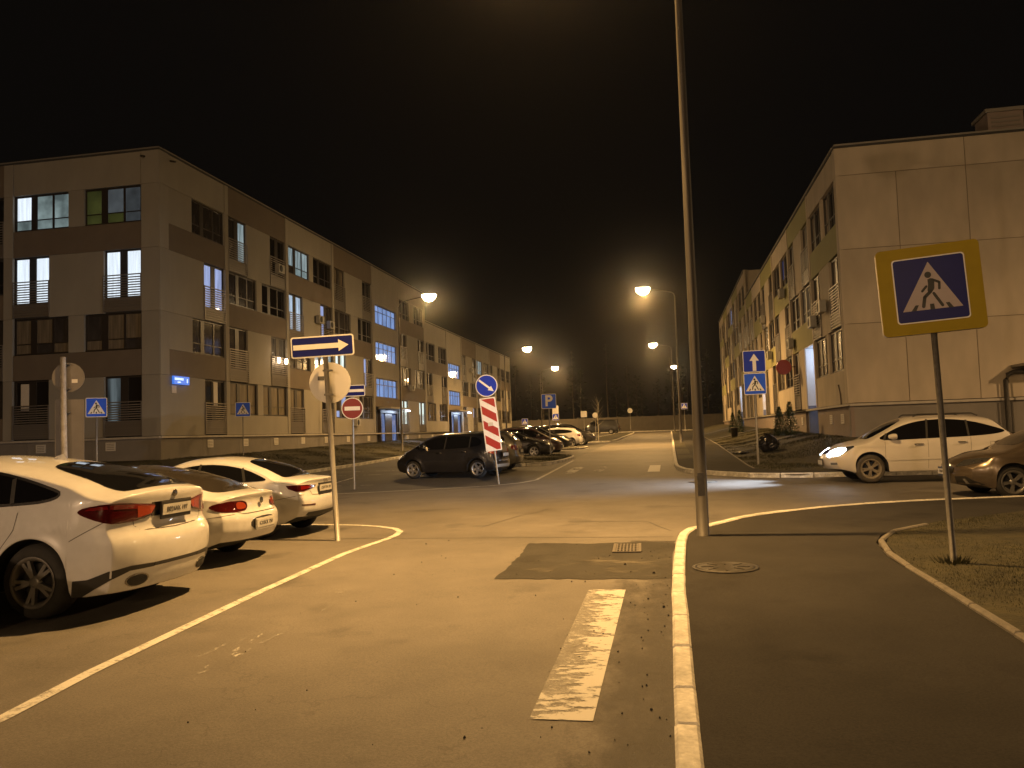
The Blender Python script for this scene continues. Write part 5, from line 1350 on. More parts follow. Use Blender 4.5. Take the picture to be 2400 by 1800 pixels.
for s_ in (1, -1):
    P_ = [(-2.15, .33, .885), (-2.13, .60, .90), (-2.0, .80, .905), (-1.88, .865, .90), (-1.92, .86, .84), (-2.0, .80, .79), (-2.1, .68, .79), (-2.14, .45, .84)]
    a = link('tail_light', patch_mesh(B, P_ if s_ > 0 else mirror(P_), (1, -.5*s_, 0), .010, .035, name='tail_light', mats='lamp_red_dark'), a3)
    P_ = [(-2.14, .50, .875), (-2.05, .72, .885), (-2.05, .72, .82), (-2.14, .50, .84)]
    link('light_bar', patch_mesh(B, P_ if s_ > 0 else mirror(P_), (1, -.5*s_, 0), .014, .035, name='light_bar', mats='lamp_red'), a)
    P_ = [(-2.16, .42, .535), (-2.14, .74, .545), (-2.14, .74, .570), (-2.16, .42, .560)]
    link('reflector', patch_mesh(B, P_ if s_ > 0 else mirror(P_), (1, 0, 0), .006, .04, name='reflector', mats='lamp_red_dark'), a3)
plate(a3, -2.155, .815, -1, 'O571TM 197')
centre_patch(a3, B, 'bumper_trim', 'black_plastic', rear_pts([(-.62, .33), (.62, .33), (.58, .42), (-.58, .42)]), (1, 0, 0))
ring = MB()
for k in range(4): ring.lathe([(.026, -.004), (.029, -.008), (.032, -.004)], 18, axis='X', c=(0, (k-1.5)*.043, 0))
ring.build('emblem', 'chrome', a3, (-2.16, 0, .945))
link('panel_gap', strip(B, [(-2.6, -.5, .80), (-2.6, -.46, .72), (-2.6, 0, .705), (-2.6, .46, .72), (-2.6, .5, .80)], (1, 0, 0), .009), a3)

lights(a3, B, 'headlight', 'lamp_clear', [(2.15, .45, .72), (1.95, .82, .76), (1.9, .84, .66), (2.2, .5, .62)], (-1, -.5, 0))

# neighbour parked south of the SUV coupe, outside the picture; its shadow falls on the coupe's wheel
nb, B = make_car('parked_car', 'dark saloon parked beside the white SUV coupe, away from the other white cars', A3S, 'paint_graphite', (-8.52, 5.35, zg(0, 5.35)), math.pi, (5, .14), dx=.09, sub=False)
# --- dark high hatchback (behind the leaning board)
SX = dict(wb=2.50, W2=.865, rw=.318, rim=.215, ar=.375, ww=.20, tum=.30, zm=.62, zc=.88, crown=.05, kr=.12, kf=.22, sh=.04,
    T=[(-1.98, 1.25), (-1.90, 1.40), (-1.80, 1.50), (-1.5, 1.56), (-.6, 1.605), (.2, 1.59), (.6, 1.50), (1.1, 1.24), (1.42, 1.07), (1.8, .98), (2.0, .88), (2.14, .74)],
    Zb=[(-2.0, 1.02), (0, .98), (1.3, .93), (2.14, .70)], B=[(-2.0, .32), (-1.7, .22), (1, .21), (1.8, .20), (2.14, .26)],
    PW=[(-1.98, .92), (-1.8, .97), (-1.25, 1.0), (0, .99), (1.25, 1.0), (1.7, .96), (2.14, .82)],
    dr=[(.22, .14), (.35, .03), (.5, 0), (.62, .0), (.68, .05), (.9, .07), (1.1, .10), (1.3, .2), (1.5, .32)], df=[(.22, .1), (.4, .02), (.55, 0), (.7, .06), (.9, .13)],
    dlo=[(1.30, 1.03), (.85, 1.26), (.45, 1.42), (0, 1.475), (-.9, 1.46), (-1.3, 1.39), (-1.45, 1.20), (-1.2, 1.08), (0, 1.02)], pillars=((.0, 1.02, -.05, 1.47), (.95, 1.02, .80, 1.28), (-.95, 1.06, -.98, 1.45)), seams=([(0, 1.0), (.03, .25)], [(-.9, 1.04), (-.86, .5)], [(1.0, .96), (1.02, .3)]),
    handles=((-.75, .92), (.2, .9)), mirror=(.82, 1.05), rwin=[(-1.90, -.55), (-1.92, 0), (-1.90, .55), (-1.74, .5), (-1.70, 0), (-1.74, -.5)], fwin=[(1.38, -.6), (1.44, 0), (1.38, .6), (.6, .52), (.5, 0), (.6, -.52)])
def tails_hatch(t, B, xr, z0, z1, m='lamp_red'):
    lights(t, B, 'tail_light', m, [(xr, .60, z0), (xr+.05, .80, z0), (xr+.2, .86, z0+.05), (xr+.2, .84, z1), (xr+.05, .70, z1), (xr, .58, z1-.05)], (1, -.5, 0))
def heads(t, B, xf, z, m='lamp_clear', hh=.13):
    lights(t, B, 'headlight', m, [(xf-.04, .42, z-hh*.4), (xf-.10, .62, z-hh*.3), (xf-.42, .84, z+hh*.3), (xf-.52, .84, z+hh*.75), (xf-.30, .70, z+hh*.75), (xf-.12, .48, z+hh*.45)], (-1, -.6, 0))
def grille(t, B, xf, z0, z1, w, m='black_plastic'):
    centre_patch(t, B, 'grille', m, [(xf+.2, y, z) for y, z in chaikin([(-w, z0), (w, z0), (w*1.1, z1), (-w*1.1, z1)], 1)], (-1, 0, 0))
sx, B = make_car('parked_car', 'dark graphite high hatchback with silver wheels behind the red and white striped board', SX, 'paint_graphite', (-7.68, 28.55, zg(0, 28.5)), math.pi-R(9), (5, 0), dx=.06)
tails_hatch(sx, B, -1.95, .82, 1.04, 'lamp_orange'); heads(sx, B, 2.14, .72); grille(sx, B, 2.1, .42, .58, .4)
plate(sx, -2.0, .78, -1, None); plate(sx, 2.15, .45, 1, None)
centre_patch(sx, B, 'bumper_trim', 'paint_silver', rear_pts([(-.7, .36), (.7, .36), (.72, .46), (-.72, .46)]), (1, 0, 0))

# --- pearl white SUV in the side street, headlights on
RX = dict(wb=2.715, W2=.915, rw=.365, rim=.245, ar=.435, ww=.235, tum=.36, zm=.68, zc=.95, crown=.06, kr=.14, kf=.26, sh=.045,
    T=[(-2.34, 1.12), (-2.20, 1.22), (-1.9, 1.44), (-1.6, 1.60), (-1.1, 1.665), (-.4, 1.69), (.15, 1.67), (.55, 1.57), (1.0, 1.34), (1.40, 1.12), (1.75, 1.05), (2.1, .97), (2.28, .87), (2.40, .74)],
    Zb=[(-2.4, 1.12), (-1.5, 1.10), (0, 1.06), (1.2, 1.01), (2.4, .78)], B=[(-2.4, .40), (-2.1, .30), (-1, .28), (1, .27), (2.0, .27), (2.4, .36)],
    PW=[(-2.34, .88), (-2.1, .95), (-1.8, .985), (-1.3, 1.0), (0, .99), (1.3, 1.0), (1.8, .965), (2.40, .80)],
    dr=[(.28, .12), (.42, .02), (.6, 0), (.72, .01), (.80, .06), (1.0, .04), (1.2, .06), (1.4, .12)], df=[(.27, .22), (.36, .10), (.48, .02), (.6, 0), (.72, .04), (.9, .12)],
    dlo=[(1.24, 1.065), (.85, 1.30), (.45, 1.47), (0, 1.565), (-.6, 1.585), (-1.2, 1.50), (-1.75, 1.31), (-1.93, 1.235), (-1.7, 1.175), (-1.2, 1.13), (0, 1.10)], pillars=((-.03, 1.10, -.10, 1.58), (-1.02, 1.13, -1.02, 1.54), (1.0, 1.08, .93, 1.25)), seams=([(-.05, 1.08), (-.02, .35)], [(-1.06, 1.11), (-1.04, .8), (-.95, .55)], [(.98, 1.04), (1.02, .3)], [(-1.62, .98), (-1.5, .98), (-1.5, .86), (-1.58, .80)]),
    handles=((-.85, .99), (.18, .965)), mirror=(.80, 1.11), rwin=[(-2.18, -.62), (-2.2, 0), (-2.18, .62), (-1.70, .55), (-1.62, 0), (-1.70, -.55)], fwin=[(1.36, -.66), (1.40, 0), (1.36, .66), (.50, .56), (.38, 0), (.50, -.56)])
rx, B = make_car('parked_car', 'pearl white SUV with one headlight shining, standing across the side street', RX, 'paint_pearl', (4.86+1.3575+.16, 23.12, zg(0, 23.1)), math.pi+R(1.5), (5, .16), tm='tyre_dusty', rm='alloy_dusty', dx=.05)
for s_ in (1, -1):
    P_ = [(2.33, .40, .70), (2.30, .60, .70), (2.1, .82, .78), (1.80, .90, .93), (1.86, .88, .96), (2.1, .74, .93), (2.28, .52, .86), (2.34, .42, .78)]
    hl = link('headlight', patch_mesh(B, P_ if s_ > 0 else mirror(P_), (-1, -.7*s_, 0), .008, .04, name='headlight', mats='lamp_smoke'), rx)
    P_ = [(2.34, .40, .69), (2.28, .62, .69), (2.10, .80, .76), (2.00, .82, .90), (2.2, .60, .90), (2.33, .44, .82)]
    link('lit_lamp', patch_mesh(B, chaikin(P_ if s_ > 0 else mirror(P_), 1), (-1, -.7*s_, 0), .014, .04, name='lit_lamp', mats='headlamp_on'), hl)
    ld = bpy.data.lights.new('headlight_beam', 'SPOT'); ld.energy = 2300; ld.color = (.70, .83, 1.0); ld.spot_size = R(74); ld.spot_blend = .9; ld.shadow_soft_size = .06
    lo = link('headlight_beam', ld, hl, (2.42, s_*.66, .78))
    lo.rotation_euler = Vector((1, -s_*.03, -.012)).to_track_quat('-Z', 'Y').to_euler()
    P_ = [(2.33, .60, .475), (2.24, .78, .48), (2.24, .78, .54), (2.33, .60, .535)]
    link('fog_light', patch_mesh(B, P_ if s_ > 0 else mirror(P_), (-1, -.6*s_, 0), .006, .03, name='fog_light', mats='lamp_clear'), rx)
    link('roof_rail', MB().tube([(.2, s_*.60, 1.66), (.1, s_*.60, 1.72), (-1.2, s_*.60, 1.71), (-1.35, s_*.58, 1.64)], .018, 8).mesh('roof_rail', 'black_plastic'), rx)
    link('side_moulding', strip(B, [(-.95, s_*2, .615), (.95, s_*2, .59)], (0, -s_, 0), .055, .012, 'side_moulding', 'paint_pearl'), rx)
grille(rx, B, 2.4, .74, .86, .30, 'chrome_dark'); plate(rx, 2.405, .52, 1, None)
tails_hatch(rx, B, -2.3, .95, 1.16, 'lamp_red_dark')

# --- bronze hatchback, nose only in view
V4 = dict(wb=2.65, W2=.90, rw=.325, rim=.225, ar=.385, ww=.225, tum=.42, zm=.58, zc=.82, crown=.05, kr=.15, kf=.27, sh=.05,
    T=[(-2.02, 1.10), (-1.9, 1.22), (-1.5, 1.36), (-.8, 1.44), (-.1, 1.45), (.3, 1.42), (.75, 1.27), (1.15, 1.05), (1.35, .98), (1.8, .92), (2.1, .83), (2.30, .70)],
    Zb=[(-2, .98), (0, .93), (1.2, .91), (2.3, .68)], B=[(-2, .30), (-1.8, .22), (1, .20), (1.9, .20), (2.3, .28)],
    PW=[(-2.02, .9), (-1.8, .97), (-1.3, 1.0), (0, .99), (1.3, 1.0), (1.85, .955), (2.30, .80)],
    dr=[(.22, .12), (.35, .03), (.5, 0), (.65, 0), (.75, .06), (1.0, .10), (1.3, .25)], df=[(.22, .13), (.34, .04), (.5, 0), (.65, .03), (.75, .07), (.9, .13)],
    dlo=[(1.08, .985), (.70, 1.18), (.3, 1.30), (-.3, 1.33), (-1.0, 1.28), (-1.4, 1.16), (-1.3, 1.05), (0, .985)], pillars=((0, .985, -.05, 1.33),), seams=([(-.05, .96), (-.02, .25)], [(1.0, .95), (1.0, .3)]), handles=((-.8, .86), (.15, .84)), mirror=(.80, 1.0),
    rwin=[(-1.95, -.55), (-1.97, 0), (-1.95, .55), (-1.6, .5), (-1.55, 0), (-1.6, -.5)], fwin=[(1.10, -.62), (1.16, 0), (1.10, .62), (.45, .5), (.38, 0), (.45, -.5)])
vo_, B = make_car('parked_car', 'bronze hatchback parked along the side street by the lawn with the yellow framed sign', V4, 'paint_bronze', (8.0, 18.75, zg(0, 18.7)), math.pi+R(2), (5, .1), rm='alloy_grey', glass='car_glass_tint', dx=.05)
heads(vo_, B, 2.3, .70, 'lamp_smoke', .15)
for s_ in (1, -1):
    for (x, y, z) in ((2.10, .62, .735), (2.0, .72, .745)):
        h = B.bvh.ray_cast(Vector((3, s_*y, z)), Vector((-1, 0, 0)))
        if h[0]: MB().lathe([(.0001, .012), (.03, .010), (.038, 0)], 14, axis='X').build('headlight_lens', 'chrome', vo_, h[0]+Vector((.006, 0, 0)))
    P_ = [(2.3, .42, .26), (2.3, .42, .44), (2.2, .66, .45), (2.0, .86, .28), (2.2, .74, .24)]
    link('bumper_trim', patch_mesh(B, P_ if s_ > 0 else mirror(P_), (-1, -.6*s_, 0), .006, .05, name='bumper_trim', mats='black_plastic'), vo_)
    P_ = [(2.25, .60, .40), (2.2, .64, .40), (2.2, .70, .30), (2.25, .66, .30)]
    link('running_light', patch_mesh(B, P_ if s_ > 0 else mirror(P_), (-1, -.6*s_, 0), .012, .03, name='running_light', mats='lamp_clear'), vo_)
grille(vo_, B, 2.3, .48, .66, .34); plate(vo_, 2.33, .52, 1, 'T406KH 50')

# --- the row of cars beyond the island
def row_car(label, sp, paint, x, y, rot, front, style=(5, .12), hz=.72, tz=(.82, 1.0)):
    t, B = make_car('parked_car', label, sp, paint, (x, y, zg(0, y)), rot, style, dx=.09, sub=False, group='cars parked in the far car park')
    xf = B.xf; heads(t, B, xf, hz); tails_hatch(t, B, B.xr+.02, *tz); grille(t, B, xf, .42, .56, .42)
    plate(t, xf+.0, .44, 1, None); plate(t, B.xr+.03, .76, -1, None)
    return t
row_car('grey-green hatchback parked tail out right behind the dark graphite hatchback', SX, 'paint_greygreen', -7.75, 32.0, math.pi, False)
row_car('dark saloon with pale bonnet reflections, nose out behind the parking sign', A3S, 'paint_graphite', -8.45, 43.9, 0, True, hz=.76)
row_car('dark maroon hatchback, nose out between two dark cars of the far row', SX, 'paint_maroon', -8.2, 46.9, 0, True)
row_car('black SUV with big front wheel, nose out in the far row', RX, 'paint_black', -8.3, 50.2, 0, True, hz=.86, tz=(.95, 1.12))
row_car('white hatchback with red tail light, tail out in the far row', V4, 'paint_white', -8.2, 59.2, math.pi, False, tz=(.78, .94))
row_car('dark SUV with bright headlight reflections next to the thin sapling', RX, 'paint_graphite', -7.9, 62.4, 0, True, hz=.86, tz=(.95, 1.12))
row_car('pale silver SUV with roof rails, last of the far row', RX, 'paint_silver', -8.3, 66.0, 0, True, hz=.86, tz=(.95, 1.12))
VAN = dict(wb=3.0, W2=.95, rw=.33, rim=.2, ar=.39, ww=.21, tum=.16, zm=.8, zc=1.0, crown=.06, kr=.08, kf=.22, sh=.03,
    T=[(-2.5, 1.90), (-2.3, 1.94), (-1, 1.97), (.6, 1.95), (1.0, 1.85), (1.5, 1.40), (1.8, 1.16), (2.2, 1.05), (2.45, .85)], Zb=[(-2.5, 1.12), (1.4, 1.05), (2.45, .8)], B=[(-2.5, .36), (0, .28), (2.1, .26), (2.45, .34)],
    PW=[(-2.5, .95), (-2.2, .99), (0, 1.0), (1.6, .98), (2.45, .84)], dr=[(.3, .05), (.6, 0), (1.0, .02), (1.5, .05), (1.9, .12)], df=[(.3, .1), (.5, 0), (.7, .02), (.9, .12)],
    dlo=[(1.35, 1.14), (1.05, 1.55), (.6, 1.70), (.1, 1.72), (.1, 1.14)], seams=([(0, 1.7), (.02, .3)], [(-1.2, 1.7), (-1.2, .8)]), mirror=(1.1, 1.2), rwin=None, fwin=[(1.72, -.66), (1.78, 0), (1.72, .66), (1.05, .62), (.98, 0), (1.05, -.62)])
t, B = make_car('parked_van', 'dark van standing along the far grass island before the concrete fence', VAN, 'paint_black', (-9.1, 110.6, zg(0, 110.6)), math.pi, (5, 0), dx=.1, sub=False)
t['category'] = 'van'
tails_hatch(t, B, -2.48, .9, 1.3, 'lamp_clear'); heads(t, B, 2.45, .82); plate(t, -2.52, .7, -1, None)
centre_patch(t, B, 'bumper_trim', 'paint_silver', rear_pts([(-.85, .45), (.85, .45), (.85, .62), (-.85, .62)]), (1, 0, 0))
row_car('dark hatchback parked past the dark van at the end of the road', SX, 'paint_black', -8.6, 115.6, math.pi, False)
# ------------------------------------------------------------------ traffic signs
def XZ(dy=0.0, c=(0, 0), rot=0.0):
    cr, sr = math.cos(rot), math.sin(rot)
    return lambda u, v, h: (c[0]+u*cr-v*sr, dy-h, c[1]+u*sr+v*cr)      # h grows towards the viewer (-y)
def rrect(w, h, r=.03, n=4):
    p = []
    for cx, cy, a0 in ((w/2-r, h/2-r, 0), (-w/2+r, h/2-r, 90), (-w/2+r, -h/2+r, 180), (w/2-r, -h/2+r, 270)):
        for k in range(n+1): a = R(a0+90*k/n); p.append((cx+r*math.cos(a), cy+r*math.sin(a)))
    return p
def circle(r, n=32): return [(r*math.cos(2*math.pi*k/n), r*math.sin(2*math.pi*k/n)) for k in range(n)]
def flat(parent, name, poly, h0, h1, m, fn):
    mb = MB(); polys = poly if isinstance(poly[0][0], (tuple, list)) else [poly]
    for p in polys:
        A = sum(p[i][0]*p[(i+1) % len(p)][1]-p[(i+1) % len(p)][0]*p[i][1] for i in range(len(p)))
        mb.prism(p if A > 0 else p[::-1], h0, h1, fn)
    return mb.build(name, m, parent)
def limb(pts, w):
    out = []
    for a, b in zip(pts[:-1], pts[1:]):
        a, b = Vector(a), Vector(b); t = (b-a).normalized(); n_ = Vector((-t.y, t.x))*w/2; cap = []
        for k in range(5): an = math.pi*k/4; cap.append(tuple(b+n_*math.cos(an)+t*(w/2)*math.sin(an)))
        for k in range(5): an = math.pi*k/4; cap.append(tuple(a-n_*math.cos(an)-t*(w/2)*math.sin(an)))
        out.append(cap)
    return out
def walker():
    bm_, rv, uv = Vector((1070, 1232)), Vector((810, -75)), Vector((-58, -637)); M = Matrix(((rv.x, uv.x), (rv.y, uv.y))).inverted()
    def cv(p): q = M @ (Vector(p)-bm_); return (q.x*.83, q.y*.72-.335)      # unit blue square, centre 0
    sc = lambda L_: [cv(p) for p in L_]
    P = [sc([(1002, 812), (1040, 795), (1078, 800), (1095, 840), (1092, 940), (1060, 985), (1020, 1000), (1000, 960), (1010, 880)])]
    P.append([(cv((1008, 750))[0]+.048*math.cos(a*.39), cv((1008, 750))[1]+.048*math.sin(a*.39)) for a in range(16)])
    for L_, w in (([(1070, 815), (1160, 850), (1160, 935)], .036), ([(985, 905), (930, 970)], .036), ([(1045, 970), (962, 1050), (945, 1175)], .048), ([(1085, 1000), (1200, 1160)], .042)): P += limb(sc(L_), w)
    for q in ([(835, 1158), (880, 1155), (845, 1235), (780, 1238)], [(1030, 1140), (1085, 1137), (1098, 1210), (1035, 1218)], [(1240, 1125), (1290, 1120), (1350, 1190), (1285, 1195)]): P.append(sc(q))
    return P
WALK = walker()
def ped_face(parent, s, fn, h, blue='sign_blue'):
    sq = lambda P, k: [tuple((a*k, b*k)) for a, b in P]
    flat(parent, 'border', rrect(s, s, s*.05), h, h+.003, 'sign_white', fn)
    flat(parent, 'blue_field', rrect(s*.95, s*.95, s*.04), h+.003, h+.006, blue, fn)
    flat(parent, 'triangle', sq([(-.415, -.335), (.415, -.335), (0, .385)], s), h+.006, h+.008, 'sign_white', fn)
    for k, P in enumerate(WALK): pass
    flat(parent, 'walker', [sq(P, s) for P in WALK], h+.008, h+.010, 'sign_black', fn)
def post(t, h, r=.03, m='galv', lean=(0, 0), n=12):
    return MB().tube([(0, 0, -.2), (lean[0]*.5, lean[1]*.5, h*.5), (lean[0], lean[1], h)], r, n).build('pole', m, t)
def clamps(t, zs, r=.045):
    for x, z in zs: MB().box((x, -.01, z), (.16, .07, .03)).build('clamp', 'galv_dark', t)
def arrow_right(L_, w, hl, hw): return [(-L_/2, -w/2), (L_/2-hl, -w/2), (L_/2-hl, -hw/2), (L_/2, 0), (L_/2-hl, hw/2), (L_/2-hl, w/2), (-L_/2, w/2)]

# near crossing sign with yellow surround
t = thing('crossing_sign', 'pedestrian crossing sign in a wide yellow frame on a thin dark pole in the grass', 'traffic sign', (3.06, 9.9, zlawn(3.06, 9.9)), R(-9))
post(t, 3.55, .034, 'galv_dark', (-.075, 0))
rt = R(2.6); fn = XZ(-.05, (-.07, 3.08), rt)
b = flat(t, 'board', rrect(1.06, 1.0, .05), 0, .02, 'sign_yellow', fn)
flat(b, 'edge', rrect(1.06, 1.0, .05), -.09, -.06, 'sign_back', fn); flat(b, 'rim', rrect(1.02, .96, .05), -.06, 0, 'galv_dark', fn)
flat(b, 'blue_field', rrect(.72, .72, .03), .026, .029, 'sign_navy', fn); flat(b, 'border', rrect(.745, .745, .035), .021, .026, 'sign_white', fn)
sq = lambda P, k: [(a*k, b_*k) for a, b_ in P]
flat(b, 'triangle', sq([(-.425, -.325), (.425, -.325), (0, .43)], .72), .030, .032, 'sign_white_shaded', fn)
flat(b, 'walker', [sq([(a, b_*1.02) for a, b_ in P], .74) for P in WALK], .033, .035, 'sign_black', fn)
g = random.Random(2); tf = MB()
for k in range(160):
    a = g.uniform(0, 6.28); r_ = abs(g.gauss(.05, .05))+.03; x, y = r_*math.cos(a), r_*math.sin(a); h = g.uniform(.03, .10)
    tf.add([(x-.006, y, -.01), (x+.006, y, -.01), (x*1.4, y*1.4, h)], [(0, 1, 2)])
stuff(tag(tf.build('grass', 'grass_blade', None, (3.06, 9.9, zlawn(3.06, 9.9))), 'tuft of dry grass at the foot of the yellow framed sign pole', 'grass'))

# leaning one-way arrow with the back of a round sign
t = thing('one_way_sign', 'blue one-way arrow plate above the back of a round sign on a leaning pole', 'traffic sign', (-5.51, 12.9, zg(0, 12.9)), R(12))
post(t, 3.15, .044, 'galv', (-.16, 0))
fn = XZ(-.06, (-.19, 3.27), R(2.2))
b = flat(t, 'plate', rrect(1.06, .36, .04), 0, .012, 'sign_white', fn); flat(b, 'blue_field', rrect(1.015, .315, .025), .012, .014, 'sign_navy', fn)
flat(b, 'arrow', arrow_right(.93, .085, .17, .20), .0145, .0165, 'sign_white', XZ(-.06, (-.215, 3.27), R(2.2)))
flat(t, 'round_sign_back', circle(.35), -.02, 0, 'sign_back', XZ(.10, (-.11, 2.66)))
flat(t, 'sticker', rrect(.11, .07, .005), 0.001, .003, 'galv_dark', XZ(.10, (-.26, 2.74)))
clamps(t, ((-.12, 2.86), (-.105, 2.45)))
# no entry and second arrow plate
t = thing('no_entry_sign', 'red no-entry disc under a blue one-way plate on a thin grey pole', 'traffic sign', (-9.62, 23.83, zg(0, 23.8)), R(12))
post(t, 3.25, .03, 'galv')
fn = XZ(-.05, (0, 2.50)); b = flat(t, 'disc', circle(.335), 0, .012, 'sign_white', fn); flat(b, 'red_field', circle(.31), .012, .014, 'sign_maroon', fn); flat(b, 'bar', rrect(.48, .12, .008), .0145, .0165, 'sign_white', fn)
fn = XZ(-.05, (-.12, 3.05), R(.5)); b = flat(t, 'plate', rrect(1.05, .35, .04), 0, .012, 'sign_white', fn); flat(b, 'blue_field', rrect(1.01, .31, .025), .012, .014, 'sign_navy', fn)
flat(b, 'arrow', [(-x, y) for x, y in arrow_right(.94, .085, .17, .2)], .0145, .0165, 'sign_white', XZ(-.05, (-.10, 3.05), R(.5)))
# leaning striped board with keep-right arrow
t = thing('keep_right_sign', 'leaning red and white striped board below a blue keep-right arrow disc', 'traffic sign', (-5.21, 24.67, zg(0, 24.7)), R(5))
post(t, 3.3, .03, 'galv', (-.34, 0))
lean = R(6.0)
fn = XZ(-.05, (-.30, 3.06), lean); b = flat(t, 'disc', circle(.345), 0, .012, 'sign_white', fn); flat(b, 'blue_field', circle(.32), .012, .014, 'sign_blue', fn)
flat(b, 'arrow', arrow_right(.58, .062, .17, .17), .0145, .0165, 'sign_white', XZ(-.05, (-.305, 3.06), lean-R(44)))
fn = XZ(-.05, (-.205, 1.86), lean); bw, bh = .50, 1.66
b = flat(t, 'striped_board', rrect(bw, bh, .02), 0, .012, 'sign_white', fn)
x0, x1 = -bw/2+.035, bw/2-.035
def clipband(za, zb, dz):      # band falling to the right, clipped to the board
    P = [(x0, za), (x0, zb), (x1, zb-dz), (x1, za-dz)]; lo, hi = -bh/2+.035, bh/2-.035
    for lim, sg in ((lo, 1), (hi, -1)):
        out = []
        for i in range(len(P)):
            a, c = P[i], P[(i+1) % len(P)]; ia, ic = (a[1]-lim)*sg >= 0, (c[1]-lim)*sg >= 0
            if ia: out.append(a)
            if ia != ic: s_ = (lim-a[1])/(c[1]-a[1]); out.append((a[0]+(c[0]-a[0])*s_, lim))
        P = out
        if not P: return None
    return P
for k in range(-1, 5):
    za = .80-k*.46; P = clipband(za, za+.265, .30)
    if P and len(P) > 2: flat(b, 'stripe', P, .013, .015, 'sign_red', fn)
flat(b, 'sticker', rrect(.16, .11, .005), .016, .018, 'notice_paper', fn)
# parking sign
t = thing('parking_sign', 'blue square parking sign with a white letter P on the kerbed island', 'traffic sign', (-6.1, 42.1, zg(0, 42.1)+.12), R(4))
post(t, 3.2, .035, 'galv')
fn = XZ(-.05, (0, 2.84)); b = flat(t, 'plate', rrect(.78, .78, .06), 0, .012, 'sign_white', fn); flat(b, 'blue_field', rrect(.73, .73, .045), .012, .014, 'sign_blue_bright', fn)
link('letter', text_mesh('P', .78, 'sign_white', 'letter', .022, .002), b, (-.01, -.05-.018, 2.84), (math.pi/2, 0, 0))
# straight-on and crossing signs at the far corner
t = thing('crossing_sign', 'blue straight-ahead arrow sign stacked over a pedestrian crossing sign on the far corner lawn', 'traffic sign', (3.05, 29.78, zlawn(3.05, 29.78)), R(-3))
post(t, 3.95, .034, 'galv')
z0 = zlawn(3.05, 29.78); fn = XZ(-.05, (.03, 4.13-z0)); b = flat(t, 'plate', rrect(.78, .78, .05), 0, .012, 'sign_white', fn); flat(b, 'blue_field', rrect(.73, .73, .04), .012, .014, 'sign_blue', fn)
flat(b, 'arrow', [(-.06, -.34), (.06, -.34), (.06, .02), (.16, .02), (0, .27), (-.16, .02), (-.06, .02)], .0145, .0165, 'sign_white', fn)
fn = XZ(-.05, (.02, 3.33-z0)); b = flat(t, 'plate', rrect(.76, .76, .05), 0, .010, 'sign_white', fn); ped_face(b, .75, fn, .011, 'sign_blue_bright')
# crossing signs in front of the beige block
for (x, y, z, lab) in ((-21.95, 28.1, 3.41, 'pedestrian crossing sign standing in front of the end wall of the beige block'), (-22.1, 39.5, 3.60, 'pedestrian crossing sign on a thin pole against the street front of the beige block')):
    zb = zlawn(x, y); t = thing('crossing_sign', lab, 'traffic sign', (x, y, zb), R(32))
    post(t, z-zb, .035 if y < 30 else .028, 'galv'); fn = XZ(-.05, (0, z-zb)); b = flat(t, 'plate', rrect(.76, .76, .05), 0, .010, 'sign_white', fn); ped_face(b, .745, fn, .011, 'sign_blue_bright')
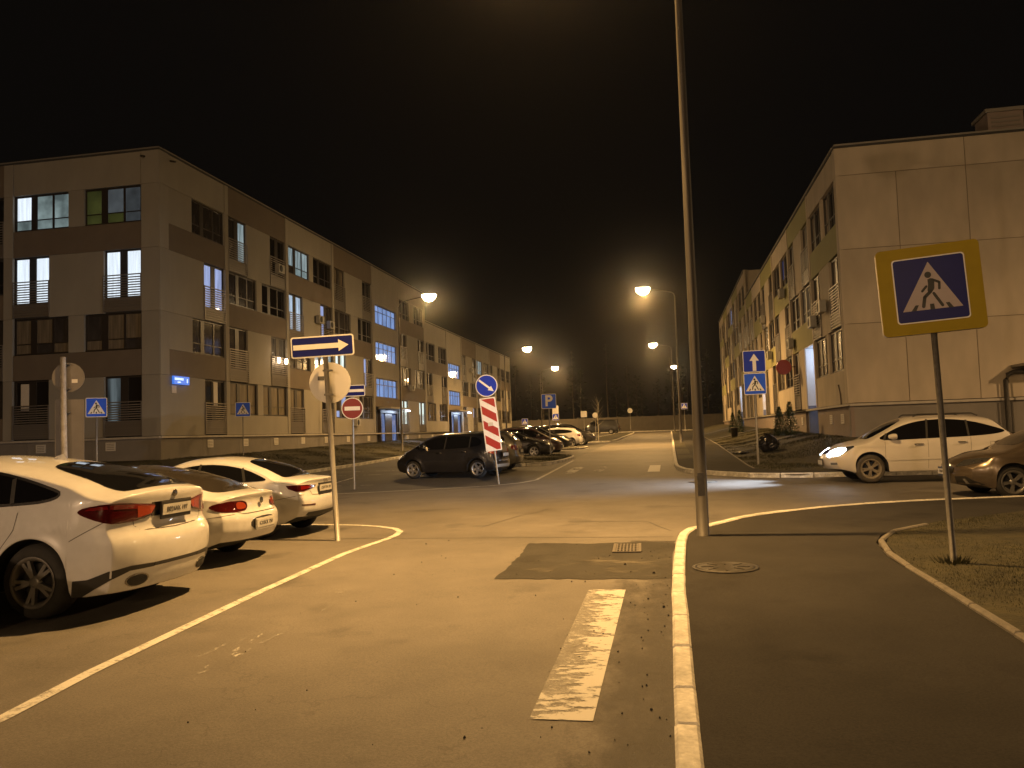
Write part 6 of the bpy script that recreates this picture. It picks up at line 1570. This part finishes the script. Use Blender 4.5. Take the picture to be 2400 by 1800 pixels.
# thick post with the backs of a disc and a tall board
x, y = -14.27, 17.2; zb = zg(x, y)
t = thing('sign_post', 'thick pale post carrying the grey backs of a round sign and a tall narrow board', 'traffic sign', (x, y, zb), R(26))
MB().tube([(0, 0, -.2), (-.05, 0, 2.0), (-.07, 0, 3.85)], [.075, .07, .065], 14).build('pole', 'concrete_post', t)
flat(t, 'round_sign_back', circle(.36), -.015, 0, 'sign_back_dull', XZ(.12, (.02, 3.36)))
flat(t, 'board_back', rrect(.64, 2.4, .02), -.015, 0, 'sign_back_dull', XZ(.12, (.05, 1.62)))
flat(t, 'sticker', rrect(.13, .09, .005), .001, .003, 'notice_paper', XZ(.12, (.16, 3.27)))
for z in (3.68, 3.08, 2.5, .9): MB().box((-.03, .05, z), (.2, .09, .03)).build('clamp', 'galv_dark', t)
# distant signs
def far_sign(x, y, z, kind, lab):
    zb = zg(x, y)+.1; t = thing('traffic_sign', lab, 'traffic sign', (x, y, zb)); post(t, z-zb, .035, 'galv'); fn = XZ(-.05, (0, z-zb))
    if kind == 'round': flat(t, 'plate', circle(.36), 0, .012, 'sign_back', fn)
    elif kind == 'square': flat(t, 'plate', rrect(.8, .8, .05), 0, .012, 'sign_back', fn)
    else:
        b = flat(t, 'plate', rrect(.76, .76, .05), 0, .010, 'sign_white', fn); ped_face(b, .745, fn, .011, 'sign_blue')
        if kind == 'ped2': flat(t, 'upper_plate', rrect(.7, .9, .05), 0, .012, 'sign_back', XZ(-.05, (0, z-zb+.85)))
far_sign(-12.6, 92, 3.6, 'ped2', 'far crossing sign with a grey plate above it, beyond the parked cars')
far_sign(-10.8, 106, 4.1, 'square', 'back of a square sign standing behind the dark van')
far_sign(-9.5, 108, 3.95, 'round', 'back of a round sign close behind the dark van')
far_sign(-5.3, 117, 4.6, 'round', 'back of a round sign on a pole at the end of the long grass island')
far_sign(2.05, 104, 4.6, 'ped', 'crossing sign on the pavement by the last street lamp before the fence')
far_sign(-17.6, 100, 3.3, 'ped', 'crossing sign by the far end of the beige block')


# ------------------------------------------------------------------ thin haze volume added to give the lamps halos
hz = MB().box((0, 129, 9.5), (460, 400, 23)).build('haze', 'soil'); hz['kind'] = 'stuff'; hz['label'] = 'thin haze volume added for halos round the street lamps'; hz['category'] = 'haze'
hm = bpy.data.materials.new('haze'); hm.use_nodes = True; hn = hm.node_tree; hn.nodes.clear()
ho = hn.nodes.new('ShaderNodeOutputMaterial'); hv = hn.nodes.new('ShaderNodeVolumePrincipled')
hv.inputs['Color'].default_value = (0.95, 0.95, 0.95, 1); hv.inputs['Density'].default_value = 0.0004; hv.inputs['Anisotropy'].default_value = 0.96
hn.links.new(hv.outputs[0], ho.inputs['Volume']); hz.data.materials.clear(); hz.data.materials.append(hm)
